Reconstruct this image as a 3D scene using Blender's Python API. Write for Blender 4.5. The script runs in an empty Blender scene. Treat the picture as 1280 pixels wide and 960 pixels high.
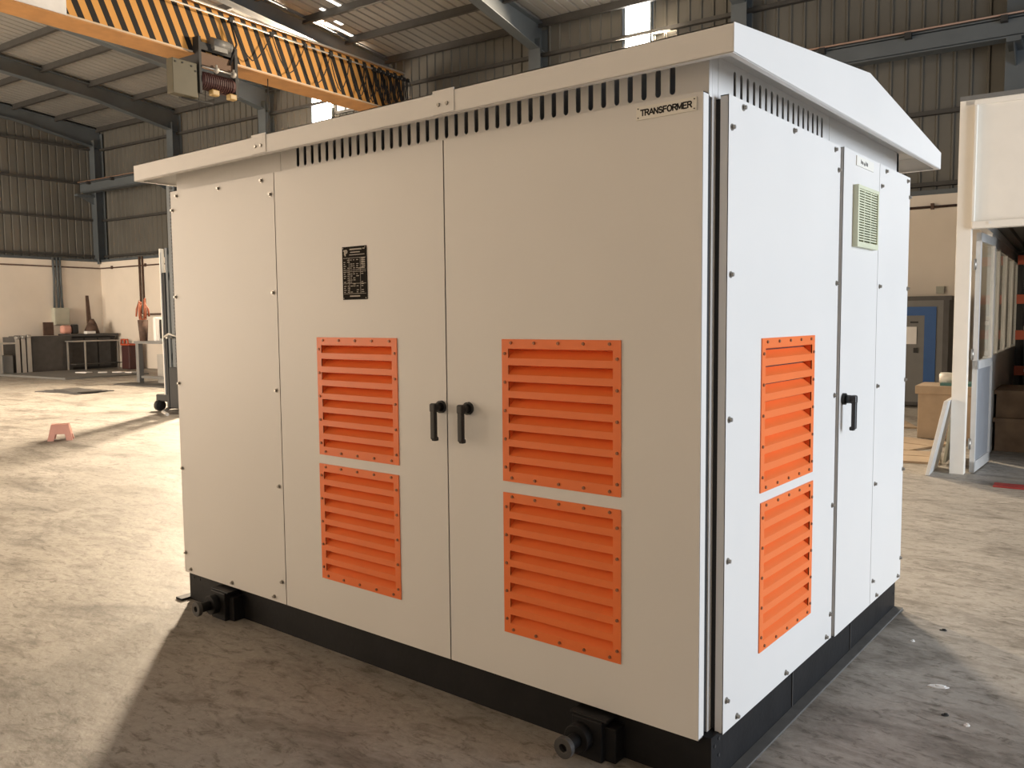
import bpy, bmesh, math, random
from mathutils import Matrix, Vector
random.seed(7)
C = bpy.context.scene.collection
SC = bpy.context.scene
PI = math.pi

# ------------------------------------------------------------------ materials
MATS = {}
def nodes(m):
    m.use_nodes = True
    return m.node_tree.nodes, m.node_tree.links, m.node_tree.nodes['Principled BSDF']

def mat(name, col, rough=0.5, metal=0.0, var=0.06, scale=6.0, bump=0.0, bscale=60.0, spec=0.5, detail=5):
    if name in MATS: return MATS[name]
    m = bpy.data.materials.new(name); n, l, b = nodes(m)
    tc = n.new('ShaderNodeTexCoord'); ns = n.new('ShaderNodeTexNoise')
    ns.inputs['Scale'].default_value = scale; ns.inputs['Detail'].default_value = detail
    l.new(tc.outputs['Object'], ns.inputs['Vector'])
    rp = n.new('ShaderNodeValToRGB')
    rp.color_ramp.elements[0].position = 0.3; rp.color_ramp.elements[1].position = 0.7
    rp.color_ramp.elements[0].color = tuple(max(0, c * (1 - var)) for c in col) + (1,)
    rp.color_ramp.elements[1].color = tuple(min(1, c * (1 + var)) for c in col) + (1,)
    l.new(ns.outputs['Fac'], rp.inputs['Fac']); l.new(rp.outputs['Color'], b.inputs['Base Color'])
    b.inputs['Roughness'].default_value = rough; b.inputs['Metallic'].default_value = metal
    b.inputs['Specular IOR Level'].default_value = spec
    if bump > 0:
        n2 = n.new('ShaderNodeTexNoise'); n2.inputs['Scale'].default_value = bscale; n2.inputs['Detail'].default_value = 3
        l.new(tc.outputs['Object'], n2.inputs['Vector'])
        bp = n.new('ShaderNodeBump'); bp.inputs['Strength'].default_value = bump; bp.inputs['Distance'].default_value = 0.01
        l.new(n2.outputs['Fac'], bp.inputs['Height']); l.new(bp.outputs['Normal'], b.inputs['Normal'])
    MATS[name] = m
    return m

def emit(name, col, strength):
    m = bpy.data.materials.new(name); n, l, b = nodes(m)
    b.inputs['Base Color'].default_value = (0.8, 0.8, 0.8, 1)
    b.inputs['Emission Color'].default_value = col + (1,)
    b.inputs['Emission Strength'].default_value = strength
    return m

M_white = mat('powder_coat_white', (0.70, 0.69, 0.675), 0.42, var=0.015, scale=2.0, bump=0.04, bscale=350)
M_orange = mat('powder_coat_orange', (0.83, 0.185, 0.045), 0.38, var=0.03, scale=3, bump=0.08, bscale=250)
M_black = mat('black_base_paint', (0.009, 0.009, 0.010), 0.55, var=0.25, scale=8, bump=0.1, bscale=40, spec=0.25)
M_clad = mat('dull_cladding', (0.44, 0.38, 0.31), 0.8, var=0.1, scale=1)
M_rust = mat('rusty_brown_steel', (0.12, 0.065, 0.035), 0.7)
M_cable = mat('red_cable_rubber', (0.36, 0.115, 0.06), 0.6)
M_dust = mat('dusty_black_paint', (0.10, 0.098, 0.095), 0.8, var=0.2, scale=12)
M_rubber = mat('black_rubber', (0.012, 0.012, 0.013), 0.7)
M_handle = mat('black_handle_plastic', (0.012, 0.012, 0.013), 0.4)
M_bolt = mat('zinc_bolt', (0.40, 0.38, 0.35), 0.35, 0.9)
M_boltdark = mat('dark_screw', (0.30, 0.13, 0.07), 0.4, 0.4)
M_inner = mat('dark_interior', (0.05, 0.05, 0.05), 0.8)
M_plate = mat('sign_plate', (0.76, 0.74, 0.68), 0.4, var=0.02)
M_ink = mat('black_ink', (0.012, 0.012, 0.012), 0.6)
M_nameplate = mat('nameplate_black', (0.016, 0.014, 0.012), 0.8, spec=0.1)
M_nameink = mat('nameplate_silver', (0.45, 0.41, 0.36), 0.7, 0.0)
M_vent = mat('vent_cream_green', (0.60, 0.62, 0.46), 0.5)
M_ventdark = mat('vent_dark_mesh', (0.10, 0.10, 0.07), 0.8)  # even dark colour of the mesh behind the slats
M_brick = mat('plastered_wall', (0.70, 0.635, 0.55), 0.9, var=0.07, scale=0.7, bump=0.1, bscale=8)
M_sheet = mat('galvanised_sheet', (0.118, 0.114, 0.10), 0.55, 0.2, var=0.13, scale=0.8)
M_roof = mat('roof_sheet', (0.27, 0.262, 0.245), 0.5, 0.2, var=0.10, scale=0.6)
M_steel = mat('blue_grey_steel', (0.08, 0.094, 0.104), 0.55, var=0.15, scale=1.5)
M_purlin = mat('purlin_steel', (0.042, 0.04, 0.037), 0.6, var=0.15)
M_rail = mat('pale_rail_steel', (0.50, 0.48, 0.44), 0.5, 0.3)
M_copper = mat('rail_conductor', (0.42, 0.27, 0.20), 0.5, 0.3)
M_yel = mat('crane_yellow', (0.42, 0.21, 0.07), 0.6, var=0.12, scale=4)
M_greysheet = mat('grey_sheet_metal', (0.075, 0.072, 0.07), 0.5, 0.3, var=0.15)
M_silver = mat('bright_sheet_edge', (0.45, 0.44, 0.42), 0.35, 0.7)
M_grey = mat('grey_paint', (0.15, 0.15, 0.145), 0.5)
M_wood = mat('rough_wood', (0.20, 0.135, 0.085), 0.8, var=0.25, scale=5)
M_darkwood = mat('dark_wood', (0.085, 0.05, 0.035), 0.8, var=0.3)
M_card = mat('brown_cardboard', (0.36, 0.27, 0.185), 0.85, var=0.12)
M_pink = mat('pink_plastic', (0.60, 0.31, 0.25), 0.5)
M_red = mat('red_paint', (0.30, 0.03, 0.025), 0.6)
M_orred = mat('rack_orange_red', (0.40, 0.07, 0.03), 0.5)
M_maroon = mat('maroon_plastic', (0.05, 0.015, 0.014), 0.6)
M_blue = mat('blue_paint', (0.015, 0.085, 0.27), 0.45)
M_paper = mat('white_paper', (0.75, 0.74, 0.72), 0.8)
M_cream = mat('cabin_cream', (0.80, 0.76, 0.69), 0.5, var=0.02)
M_alu = mat('aluminium_white', (0.66, 0.65, 0.63), 0.4, 0.2)
M_bluegrey = mat('blue_grey_laminate', (0.28, 0.29, 0.31), 0.5)
M_dark = mat('near_black', (0.02, 0.02, 0.02), 0.7)
M_olive = mat('olive_grey_panel', (0.062, 0.054, 0.03), 0.6)
M_ycast = mat('cast_yellow', (0.33, 0.22, 0.08), 0.5)
M_teal = mat('teal_plastic', (0.06, 0.16, 0.15), 0.6)
M_pale = mat('pale_green_grey', (0.40, 0.40, 0.33), 0.6)

def glass(name):
    m = bpy.data.materials.new(name); n, l, b = nodes(m)
    b.inputs['Base Color'].default_value = (0.9, 0.95, 0.95, 1); b.inputs['Roughness'].default_value = 0.03
    b.inputs['Transmission Weight'].default_value = 1.0; b.inputs['IOR'].default_value = 1.1
    return m
M_glass = glass('clear_glass')

def floor_mat():
    m = bpy.data.materials.new('worn_concrete'); n, l, b = nodes(m)
    tc = n.new('ShaderNodeTexCoord')
    def noise(scale, detail, rough=0.6, dist=0.0, stretch=None):
        x = n.new('ShaderNodeTexNoise'); x.inputs['Scale'].default_value = scale; x.inputs['Detail'].default_value = detail
        x.inputs['Roughness'].default_value = rough; x.inputs['Distortion'].default_value = dist
        if stretch:
            mp = n.new('ShaderNodeMapping'); mp.inputs['Scale'].default_value = stretch; mp.inputs['Rotation'].default_value = (0, 0, -0.68)
            l.new(tc.outputs['Object'], mp.inputs['Vector']); l.new(mp.outputs['Vector'], x.inputs['Vector'])
        else:
            l.new(tc.outputs['Object'], x.inputs['Vector'])
        return x
    def ramp(src, p0, p1, c0, c1):
        r = n.new('ShaderNodeValToRGB'); r.color_ramp.elements[0].position = p0; r.color_ramp.elements[1].position = p1
        r.color_ramp.elements[0].color = c0 + (1,); r.color_ramp.elements[1].color = c1 + (1,)
        l.new(src.outputs['Fac'], r.inputs['Fac']); return r
    def mul(a, c, f=1.0):
        x = n.new('ShaderNodeMix'); x.data_type = 'RGBA'; x.blend_type = 'MULTIPLY'; x.inputs['Factor'].default_value = f
        l.new(a.outputs[2 if a.bl_idname == 'ShaderNodeMix' else 0], x.inputs[6]); l.new(c.outputs['Color'], x.inputs[7]); return x
    base = ramp(noise(0.55, 8, 0.62), 0.34, 0.62, (0.285, 0.262, 0.232), (0.385, 0.355, 0.315))
    stain = ramp(noise(1.1, 9, 0.68, 0.6, (0.8, 2.0, 1)), 0.34, 0.49, (0.46, 0.44, 0.42), (1, 1, 1))
    smear = ramp(noise(3.2, 8, 0.7, 0.8, (1.0, 2.6, 1)), 0.34, 0.50, (0.62, 0.60, 0.58), (1, 1, 1))
    fine = ramp(noise(28, 6, 0.7), 0.35, 0.62, (0.84, 0.83, 0.81), (1, 1, 1))
    pale = ramp(noise(2.3, 9, 0.75, 1.2, (1.3, 3.0, 1)), 0.60, 0.70, (1, 1, 1), (1.25, 1.25, 1.25))
    grit = ramp(noise(13, 10, 0.78, 0.6, (0.8, 1.8, 1)), 0.38, 0.48, (0.52, 0.50, 0.47), (1, 1, 1))
    x = mul(base, stain); x = mul(x, grit); x = mul(x, smear); x = mul(x, fine); x = mul(x, pale)
    l.new(x.outputs[2], b.inputs['Base Color'])
    rr = ramp(noise(0.9, 6, 0.6), 0.35, 0.65, (0.42, 0.42, 0.42), (0.72, 0.72, 0.72))
    l.new(rr.outputs['Color'], b.inputs['Roughness'])
    bp = n.new('ShaderNodeBump'); bp.inputs['Strength'].default_value = 0.25; bp.inputs['Distance'].default_value = 0.02
    l.new(noise(9, 8, 0.7).outputs['Fac'], bp.inputs['Height']); l.new(bp.outputs['Normal'], b.inputs['Normal'])
    return m

def stripe_mat():
    m = bpy.data.materials.new('hazard_stripes'); n, l, b = nodes(m)
    tc = n.new('ShaderNodeTexCoord'); sx = n.new('ShaderNodeSeparateXYZ'); l.new(tc.outputs['Object'], sx.inputs[0])
    def M(op, a, c):
        x = n.new('ShaderNodeMath'); x.operation = op
        for i, v in enumerate((a, c)):
            if isinstance(v, (int, float)): x.inputs[i].default_value = v
            else: l.new(v, x.inputs[i])
        return x.outputs[0]
    u = M('ADD', sx.outputs['Y'], M('DIVIDE', sx.outputs['Z'], 2.3))
    fr = M('FRACT', M('DIVIDE', u, 0.25), 0)
    st = M('GREATER_THAN', fr, 0.52)
    edge = M('LESS_THAN', sx.outputs['Z'], 6.315)                # bare primer band along the web's foot
    ns = n.new('ShaderNodeTexNoise'); ns.inputs['Scale'].default_value = 5; l.new(tc.outputs['Object'], ns.inputs['Vector'])
    mx = n.new('ShaderNodeMix'); mx.data_type = 'RGBA'; l.new(st, mx.inputs['Factor'])
    mx.inputs[6].default_value = (0.62, 0.31, 0.08, 1); mx.inputs[7].default_value = (0.012, 0.009, 0.008, 1)
    m2 = n.new('ShaderNodeMix'); m2.data_type = 'RGBA'; l.new(edge, m2.inputs['Factor'])
    l.new(mx.outputs[2], m2.inputs[6]); m2.inputs[7].default_value = (0.62, 0.50, 0.36, 1)
    l.new(m2.outputs[2], b.inputs['Base Color']); b.inputs['Roughness'].default_value = 0.65; b.inputs['Specular IOR Level'].default_value = 0.25
    return m

# ------------------------------------------------------------------ mesh builder
class MB:
    def __init__(s): s.bm = bmesh.new(); s.mi = 0
    def face(s, pts):
        vs = [s.bm.verts.new(p) for p in pts]
        f = s.bm.faces.new(vs); f.material_index = s.mi; return f
    def box(s, x0, x1, y0, y1, z0, z1, M=None, bev=0.0):
        x0, x1 = min(x0, x1), max(x0, x1); y0, y1 = min(y0, y1), max(y0, y1); z0, z1 = min(z0, z1), max(z0, z1)
        v = [s.bm.verts.new((x, y, z)) for x in (x0, x1) for y in (y0, y1) for z in (z0, z1)]
        fs = []
        for q in ((0, 1, 3, 2), (4, 6, 7, 5), (0, 4, 5, 1), (2, 3, 7, 6), (0, 2, 6, 4), (1, 5, 7, 3)):
            f = s.bm.faces.new([v[i] for i in q]); f.material_index = s.mi; fs.append(f)
        if bev > 0:
            es = list({e for f in fs for e in f.edges})
            r = bmesh.ops.bevel(s.bm, geom=es, offset=bev, segments=2, affect='EDGES', profile=0.5)
            v = list({w for f in r['faces'] for w in f.verts} | {w for w in v if w.is_valid})
            for f in r['faces']: f.material_index = s.mi
        if M is not None: bmesh.ops.transform(s.bm, matrix=M, verts=[w for w in v if w.is_valid])
        return s
    def cyl(s, a, b, r0, r1=None, seg=20, cap=True):
        a, b = Vector(a), Vector(b); r1 = r0 if r1 is None else r1
        d = (b - a).normalized(); up = Vector((0, 0, 1)) if abs(d.z) < 0.9 else Vector((1, 0, 0))
        x = d.cross(up).normalized(); y = d.cross(x)
        A = [s.bm.verts.new(a + (x * math.cos(t) + y * math.sin(t)) * r0) for t in (2 * PI * i / seg for i in range(seg))]
        B = [s.bm.verts.new(b + (x * math.cos(t) + y * math.sin(t)) * r1) for t in (2 * PI * i / seg for i in range(seg))]
        for i in range(seg):
            f = s.bm.faces.new((A[i], A[(i + 1) % seg], B[(i + 1) % seg], B[i])); f.material_index = s.mi; f.smooth = True
        if cap:
            for L in (A[::-1], B):
                f = s.bm.faces.new(L); f.material_index = s.mi
        return s
    def ring(s, a, b, ro, ri, seg=24):                       # a tube with wall thickness
        a, b = Vector(a), Vector(b); d = (b - a).normalized(); up = Vector((0, 0, 1)) if abs(d.z) < 0.9 else Vector((1, 0, 0))
        x = d.cross(up).normalized(); y = d.cross(x); L = []
        for c, r in ((a, ro), (b, ro), (b, ri), (a, ri)):
            L.append([s.bm.verts.new(c + (x * math.cos(t) + y * math.sin(t)) * r) for t in (2 * PI * i / seg for i in range(seg))])
        for k in range(4):
            P, Q = L[k], L[(k + 1) % 4]
            for i in range(seg):
                f = s.bm.faces.new((P[i], P[(i + 1) % seg], Q[(i + 1) % seg], Q[i])); f.material_index = s.mi
        return s
    def tube(s, pts, r, seg=8):
        pts = [Vector(p) for p in pts]; rings = []
        prev = None
        for i, p in enumerate(pts):
            d = (pts[min(i + 1, len(pts) - 1)] - pts[max(i - 1, 0)]).normalized()
            if prev is None:
                up = Vector((0, 0, 1)) if abs(d.z) < 0.9 else Vector((1, 0, 0)); x = d.cross(up).normalized()
            else:
                x = (prev - d * prev.dot(d)).normalized()
            prev = x; y = d.cross(x)
            rings.append([s.bm.verts.new(p + (x * math.cos(t) + y * math.sin(t)) * r) for t in (2 * PI * k / seg for k in range(seg))])
        for A, B in zip(rings, rings[1:]):
            for i in range(seg):
                f = s.bm.faces.new((A[i], A[(i + 1) % seg], B[(i + 1) % seg], B[i])); f.material_index = s.mi; f.smooth = True
        for L in (rings[0][::-1], rings[-1]):
            f = s.bm.faces.new(L); f.material_index = s.mi
        return s
    def prism(s, poly, axis, a, b):                          # poly: 2-D points; extruded along axis from a to b
        def P(p, w):
            q = list(p); q.insert(axis, w); return q
        A = [s.bm.verts.new(P(p, a)) for p in poly]; B = [s.bm.verts.new(P(p, b)) for p in poly]
        n = len(poly)
        for i in range(n):
            f = s.bm.faces.new((A[i], A[(i + 1) % n], B[(i + 1) % n], B[i])); f.material_index = s.mi
        for L in (A[::-1], B):
            f = s.bm.faces.new(L); f.material_index = s.mi
        return s
    def add(s, vf, n0=0.0):                                  # verts/faces from plate()
        vs = [s.bm.verts.new((v[0], v[1], v[2] + n0)) for v in vf[0]]
        for q in vf[1]:
            try:
                f = s.bm.faces.new([vs[i] for i in q]); f.material_index = s.mi
            except ValueError: pass
        return s
    def build(s, name, m, parent=None, M=None, bevel=0.0):
        bmesh.ops.recalc_face_normals(s.bm, faces=s.bm.faces)
        if M is not None: s.bm.transform(M)
        me = bpy.data.meshes.new(name); s.bm.to_mesh(me); s.bm.free()
        for x in (m if isinstance(m, (list, tuple)) else [m]): me.materials.append(x)
        o = bpy.data.objects.new(name, me); C.objects.link(o)
        if parent is not None: o.parent = parent
        if bevel > 0:
            b = o.modifiers.new('bevel', 'BEVEL'); b.width = bevel; b.segments = 2; b.limit_method = 'ANGLE'; b.angle_limit = 0.7
        return o

def plate(loops, th):
    """flat plate with holes: first loop is the outline; returns verts, faces in (u, v, n), n from -th to 0"""
    cu = bpy.data.curves.new('tmp', 'CURVE'); cu.dimensions = '2D'; cu.fill_mode = 'BOTH'; cu.extrude = th / 2
    for lp in loops:
        sp = cu.splines.new('POLY'); sp.points.add(len(lp) - 1); sp.use_cyclic_u = True
        for p, q in zip(sp.points, lp): p.co = (q[0], q[1], 0, 1)
    ob = bpy.data.objects.new('tmp', cu); C.objects.link(ob)
    dg = bpy.context.evaluated_depsgraph_get(); me = bpy.data.meshes.new_from_object(ob.evaluated_get(dg))
    r = ([(v.co.x, v.co.y, v.co.z - th / 2) for v in me.vertices], [list(p.vertices) for p in me.polygons])
    bpy.data.objects.remove(ob); bpy.data.curves.remove(cu); bpy.data.meshes.remove(me)
    return r

def text_vf(txt, size, th=0.0012, bold=0.0, sx=1.0, space=1.0):
    cu = bpy.data.curves.new('tmp', 'FONT'); cu.body = txt; cu.size = size; cu.align_x = 'CENTER'; cu.align_y = 'CENTER'
    cu.extrude = th / 2; cu.offset = bold; cu.fill_mode = 'BOTH'; cu.space_character = space
    ob = bpy.data.objects.new('tmp', cu); C.objects.link(ob)
    dg = bpy.context.evaluated_depsgraph_get(); me = bpy.data.meshes.new_from_object(ob.evaluated_get(dg))
    r = ([(v.co.x * sx, v.co.y, v.co.z) for v in me.vertices], [list(p.vertices) for p in me.polygons])
    bpy.data.objects.remove(ob); bpy.data.curves.remove(cu); bpy.data.meshes.remove(me)
    return r

def arc(cx, cy, rx, ry, a0, a1, n=9):
    return [(cx + rx * math.cos(math.radians(a0 + (a1 - a0) * k / n)), cy + ry * math.sin(math.radians(a0 + (a1 - a0) * k / n))) for k in range(n + 1)]
GLYPH = {'T': [[(0, 1), (.62, 1)], [(.31, 1), (.31, 0)]], 'R': [[(.05, 0), (.05, 1)], [(.05, 1), (.34, 1)] + arc(.34, .76, .22, .24, 90, -90) + [(.05, .52)], [(.33, .5), (.60, 0)]],
         'A': [[(0, 0), (.33, 1), (.66, 0)], [(.13, .33), (.53, .33)]], 'N': [[(.05, 0), (.05, 1), (.58, 0), (.58, 1)]],
         'S': [arc(.29, .75, .23, .25, 20, 270) + arc(.29, .26, .25, .26, 90, -160)], 'F': [[(.05, 0), (.05, 1), (.52, 1)], [(.05, .54), (.46, .54)]],
         'O': [arc(.36, .5, .31, .5, 0, 360, 20)], 'M': [[(.05, 0), (.05, 1), (.37, .12), (.69, 1), (.69, 0)]], 'E': [[(.05, 0), (.05, 1), (.54, 1)], [(.05, .53), (.48, .53)], [(.05, 0), (.54, 0)]]}
ADV = {'T': .66, 'R': .68, 'A': .70, 'N': .72, 'S': .66, 'F': .60, 'O': .80, 'M': .84, 'E': .66}
def letters(mb, txt, uc, vc, hgt, width, n0, n1, w=0.2):
    """bold sans capitals laid out as flat strokes"""
    tot = sum(ADV[c] for c in txt); k = width / tot; u = uc - width / 2 + 0.03 * k
    for c in txt:
        for st in GLYPH[c]:
            q = [(u + x * k, vc + ((y * (1 - w)) + w / 2 - 0.5) * hgt) for x, y in st]
            for (x0, y0), (x1, y1) in zip(q, q[1:]):
                L = math.hypot(x1 - x0, y1 - y0)
                if L < 1e-7: continue
                h = w * hgt / 2; e = h * 0.55 / L; dx, dy = (x1 - x0), (y1 - y0)
                px, py = -dy / L * h, dx / L * h
                a = (x0 - dx * e, y0 - dy * e); b = (x1 + dx * e, y1 + dy * e)
                mb.prism([(a[0] + px, a[1] + py), (b[0] + px, b[1] + py), (b[0] - px, b[1] - py), (a[0] - px, a[1] - py)], 2, n0, n1)
        u += ADV[c] * k
def rect(u0, u1, v0, v1): return [(u0, v0), (u1, v0), (u1, v1), (u0, v1)]
def slot(u, v0, v1, w):
    r = w / 2; P = []
    for k in range(9): P.append((u + r * math.cos(PI + PI * k / 8), v0 + r + r * math.sin(PI + PI * k / 8)))
    for k in range(9): P.append((u + r * math.cos(PI * k / 8), v1 - r + r * math.sin(PI * k / 8)))
    return P

def tag(o, label=None, cat=None, group=None, kind=None):
    if label: o['label'] = label
    if cat: o['category'] = cat
    if group: o['group'] = group
    if kind: o['kind'] = kind
    return o
def empty(name, loc=(0, 0, 0), rz=0.0):
    o = bpy.data.objects.new(name, None); C.objects.link(o); o.empty_display_size = 0.1
    o.location = loc; o.rotation_euler = (0, 0, rz); return o
def copy_tree(o, parent=None):
    c = o.copy(); C.objects.link(c)
    if parent is not None: c.parent = parent
    for ch in list(o.children): copy_tree(ch, c)
    return c

# shed axes are turned a little against the kiosk
TH = math.radians(4.54)
SHED = Matrix.Rotation(TH, 4, 'Z')
def shed(o):
    o.rotation_euler = (0, 0, TH); return o
def W(s, t, z=0.0): return SHED @ Vector((s, t, z))
def struct(o, label, cat): return tag(o, label, cat, kind='structure')

# ================================================================== KIOSK
KZ = 0.16                                                    # underside of the doors
FR = Matrix(((1, 0, 0, 0), (0, 0, -1, 0), (0, 1, 0, 0), (0, 0, 0, 1)))                 # (u,v,n) -> front face, y = 0
RT = Matrix(((0, 0, 1, 0.0434), (1, 0, 0, 0), (0, 1, 0, 0), (0, 0, 0, 1)))             # (u,v,n) -> right face
kiosk = empty('transformer_kiosk')
tag(kiosk, 'large white transformer kiosk with orange louvres, gabled canopy and black base', 'transformer')

# --- black skid base
b = MB()
b.box(-3.0, 0.03, 0.03, 0.11, 0, 0.165); b.box(-3.0, 0.03, 2.07, 2.155, 0, 0.165)
b.box(-3.0, -2.92, 0.1105, 2.0695, 0, 0.165); b.box(-0.05, 0.03, 0.1105, 2.0695, 0, 0.165)
for x in (-2.3, -1.5, -0.7): b.box(x - 0.04, x + 0.04, 0.111, 2.069, 0.02, 0.15)
b.box(-3.06, -3.001, -0.02, 0.1, 0, 0.012)                                              # foot plate
base = b.build('base_frame', M_black, kiosk)
b = MB(); b.box(0.031, 0.072, 0.05, 2.15, 0, 0.008)
fl_ = b.build('base_flange', M_dust, kiosk); fl_['label'] = 'dusty grey bottom flange'
for (y, z) in ((0.055, 0.13), (0.085, 0.145), (0.055, 0.05), (0.085, 0.09), (2.10, 0.13), (2.13, 0.08)):
    h = MB(); h.cyl((0.03, y, z), (0.0325, y, z), 0.006, seg=10); h.build('bolt_hole', M_dark, base)
for x in (-2.96, -2.9):
    h = MB(); h.cyl((x, 0.0295, 0.125), (x, 0.027, 0.125), 0.006, seg=10); h.build('bolt_hole', M_dark, base)
for y in (0.72, 1.42):
    j = MB(); j.box(0.0302, 0.034, y, y + 0.006, 0.012, 0.16); j.build('weld_seam', M_greysheet, base)
for x in (-2.60, -0.385):                                    # jacking brackets with roller pins
    k = MB(); k.box(x - 0.06, x + 0.06, -0.055, 0.03, 0.0, 0.14); k.box(x - 0.075, x + 0.075, -0.045, 0.03, 0.135, 0.147)
    k.box(x + 0.05, x + 0.10, -0.03, 0.03, 0.0, 0.12)
    br = k.build('roller_bracket', M_black, kiosk, bevel=0.004)
    r = MB(); r.cyl((x - 0.02, -0.05, 0.075), (x - 0.02, -0.09, 0.075), 0.048, seg=28); r.cyl((x - 0.02, -0.09, 0.075), (x - 0.02, -0.15, 0.075), 0.024)
    r.build('roller', M_black, br, bevel=0.003)
    r = MB(); r.ring((x - 0.02, -0.145, 0.075), (x - 0.02, -0.165, 0.075), 0.036, 0.014)
    r.build('roller_washer', M_greysheet, br, bevel=0.002)

# --- carcass: inner skin, posts, roof deck
b = MB(); b.box(-2.975, -0.012, 0.066, 2.135, 0.16, 2.15)
b.box(-3.0, -2.94, 0.062, 0.10, 0.16, 2.26); b.box(-0.05, 0.0, 0.062, 0.101, 0.165, 2.29)
b.box(-0.05, 0.0, 0.0435, 0.061, 2.152, 2.285); b.box(-0.05, 0.0, 2.11, 2.14, 0.165, 2.28); b.box(-3.0, -2.94, 2.11, 2.14, 0.16, 2.28)
b.box(-2.965, -0.02, 2.09, 2.135, 2.10, 2.28); b.box(-3.0, -2.97, 0.1, 2.11, 2.10, 2.28)
body = b.build('carcass', M_white, kiosk)
g = MB()                                                     # black door seals behind every gap
g.box(-2.97, -0.004, 0.038, 0.066, 0.17, 2.15); g.box(0.0, 0.016, 0.088, 2.14, 0.17, 2.15)
g.box(-2.985, -2.972, 0.07, 2.1, 0.17, 2.15)
g.build('door_seal', M_rubber, kiosk)
# --- friezes with ventilation slots
fl = [rect(-2.105, 0.0, 2.155, 2.285)] + [slot(-1.98 + 0.0502 * i, 2.176, 2.262, 0.0195) for i in range(38)]
b = MB(); b.add(plate(fl, 0.003), -0.04)
b.build('slotted_frieze', M_white, kiosk, FR)
b = MB(); b.add(plate([rect(-2.995, -2.108, 2.155, 2.285)], 0.003), -0.04)
b.build('plain_frieze', M_white, kiosk, FR)
fl = [rect(0.1035, 1.115, 2.155, 2.285)] + [slot(0.222 + 0.0506 * i, 2.176, 2.262, 0.0195) for i in range(17)]
b = MB(); b.add(plate(fl, 0.003), -0.0434)
b.build('slotted_frieze', M_white, kiosk, RT)
b = MB(); b.add(plate([rect(1.118, 2.14, 2.155, 2.285)], 0.003), -0.0434)
b.build('plain_frieze', M_white, kiosk, RT)
b = MB(); b.box(-2.95, -0.06, 0.12, 2.05, 2.16, 2.165)
b.build('roof_void_deck', M_inner, kiosk)

# --- canopy roof
XL, XR, YN, YF, ZB = -3.125, 0.15, -0.12, 2.33, 2.215
ZT, ZP, YP = 2.295, 2.425, 1.127
def roofpoly(dz=0.0): return [(YN, ZT + dz), (YP, ZP + dz), (YF, ZT + dz)]
joints = [(XL, -1.985), (-1.985, -0.885), (-0.885, XR)]
for i, (x0, x1) in enumerate(joints):
    b = MB()
    lap = 0.0025 if i != 1 else 0.0
    xa = x0 + (0.0031 if i == 0 else 0); xb = x1 - (0.0031 if i == 2 else 0)
    b.box(xa, xb, YN, YN + 0.003, ZB, ZT); b.box(xa, xb, YN, YN + 0.022, ZB - 0.0015, ZB + 0.0015)
    b.box(xa, xb, YF - 0.003, YF, ZB, ZT); b.box(xa, xb, YF - 0.022, YF, ZB - 0.0015, ZB + 0.0015)
    b.prism([(YN, ZT), (YP, ZP), (YF, ZT), (YF, ZT - 0.003), (YP, ZP - 0.003), (YN, ZT - 0.003)], 0, xa, xb)
    b.box(xa + 0.002, xb - 0.002, YN + 0.003, YF - 0.003, ZB + 0.066, ZB + 0.068)       # soffit
    rf = b.build('canopy_section', M_white, kiosk)
    if i < 2:                                                # overlapping joint plate with two screws
        jp = MB(); jp.box(x1 - 0.105, x1 - 0.002, YN - 0.0035, YN + 0.001, ZB + 0.004, ZT + 0.006)
        jp.build('joint_plate', M_white, rf, bevel=0.001)
        for dx in (0.075, 0.035):
            q = MB(); q.cyl((x1 - dx, YN - 0.003, 2.25), (x1 - dx, YN - 0.009, 2.25), 0.0075, 0.006, 12)
            q.build('bolt', M_bolt, rf)
for (x0, x1) in ((XR - 0.003, XR), (XL, XL + 0.003)):
    b = MB(); b.prism([(YN, ZB), (YN, ZT), (YP, ZP), (YF, ZT), (YF, ZB)], 0, x0, x1)
    xi = x0 - 0.02 if x0 > -1 else x1
    b.box(xi, xi + 0.0195, YN + 0.0225, YF - 0.0225, ZB - 0.0015, ZB + 0.0015)
    b.build('gable_panel', M_white, kiosk, bevel=0.0015)

RT2 = Matrix.Translation((0.010, 0, 0)) @ RT
# --- doors and covers --------------------------------------------------------
def bolt_at(u, v, M, parent, r=0.0085):
    q = MB(); q.cyl((u, v, 0.0), (u, v, 0.0025), r * 1.25, seg=14); q.cyl((u, v, 0.0025), (u, v, 0.011), r * 0.85, r * 0.75, 10)
    return q.build('bolt', M_bolt, parent, M)

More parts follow.
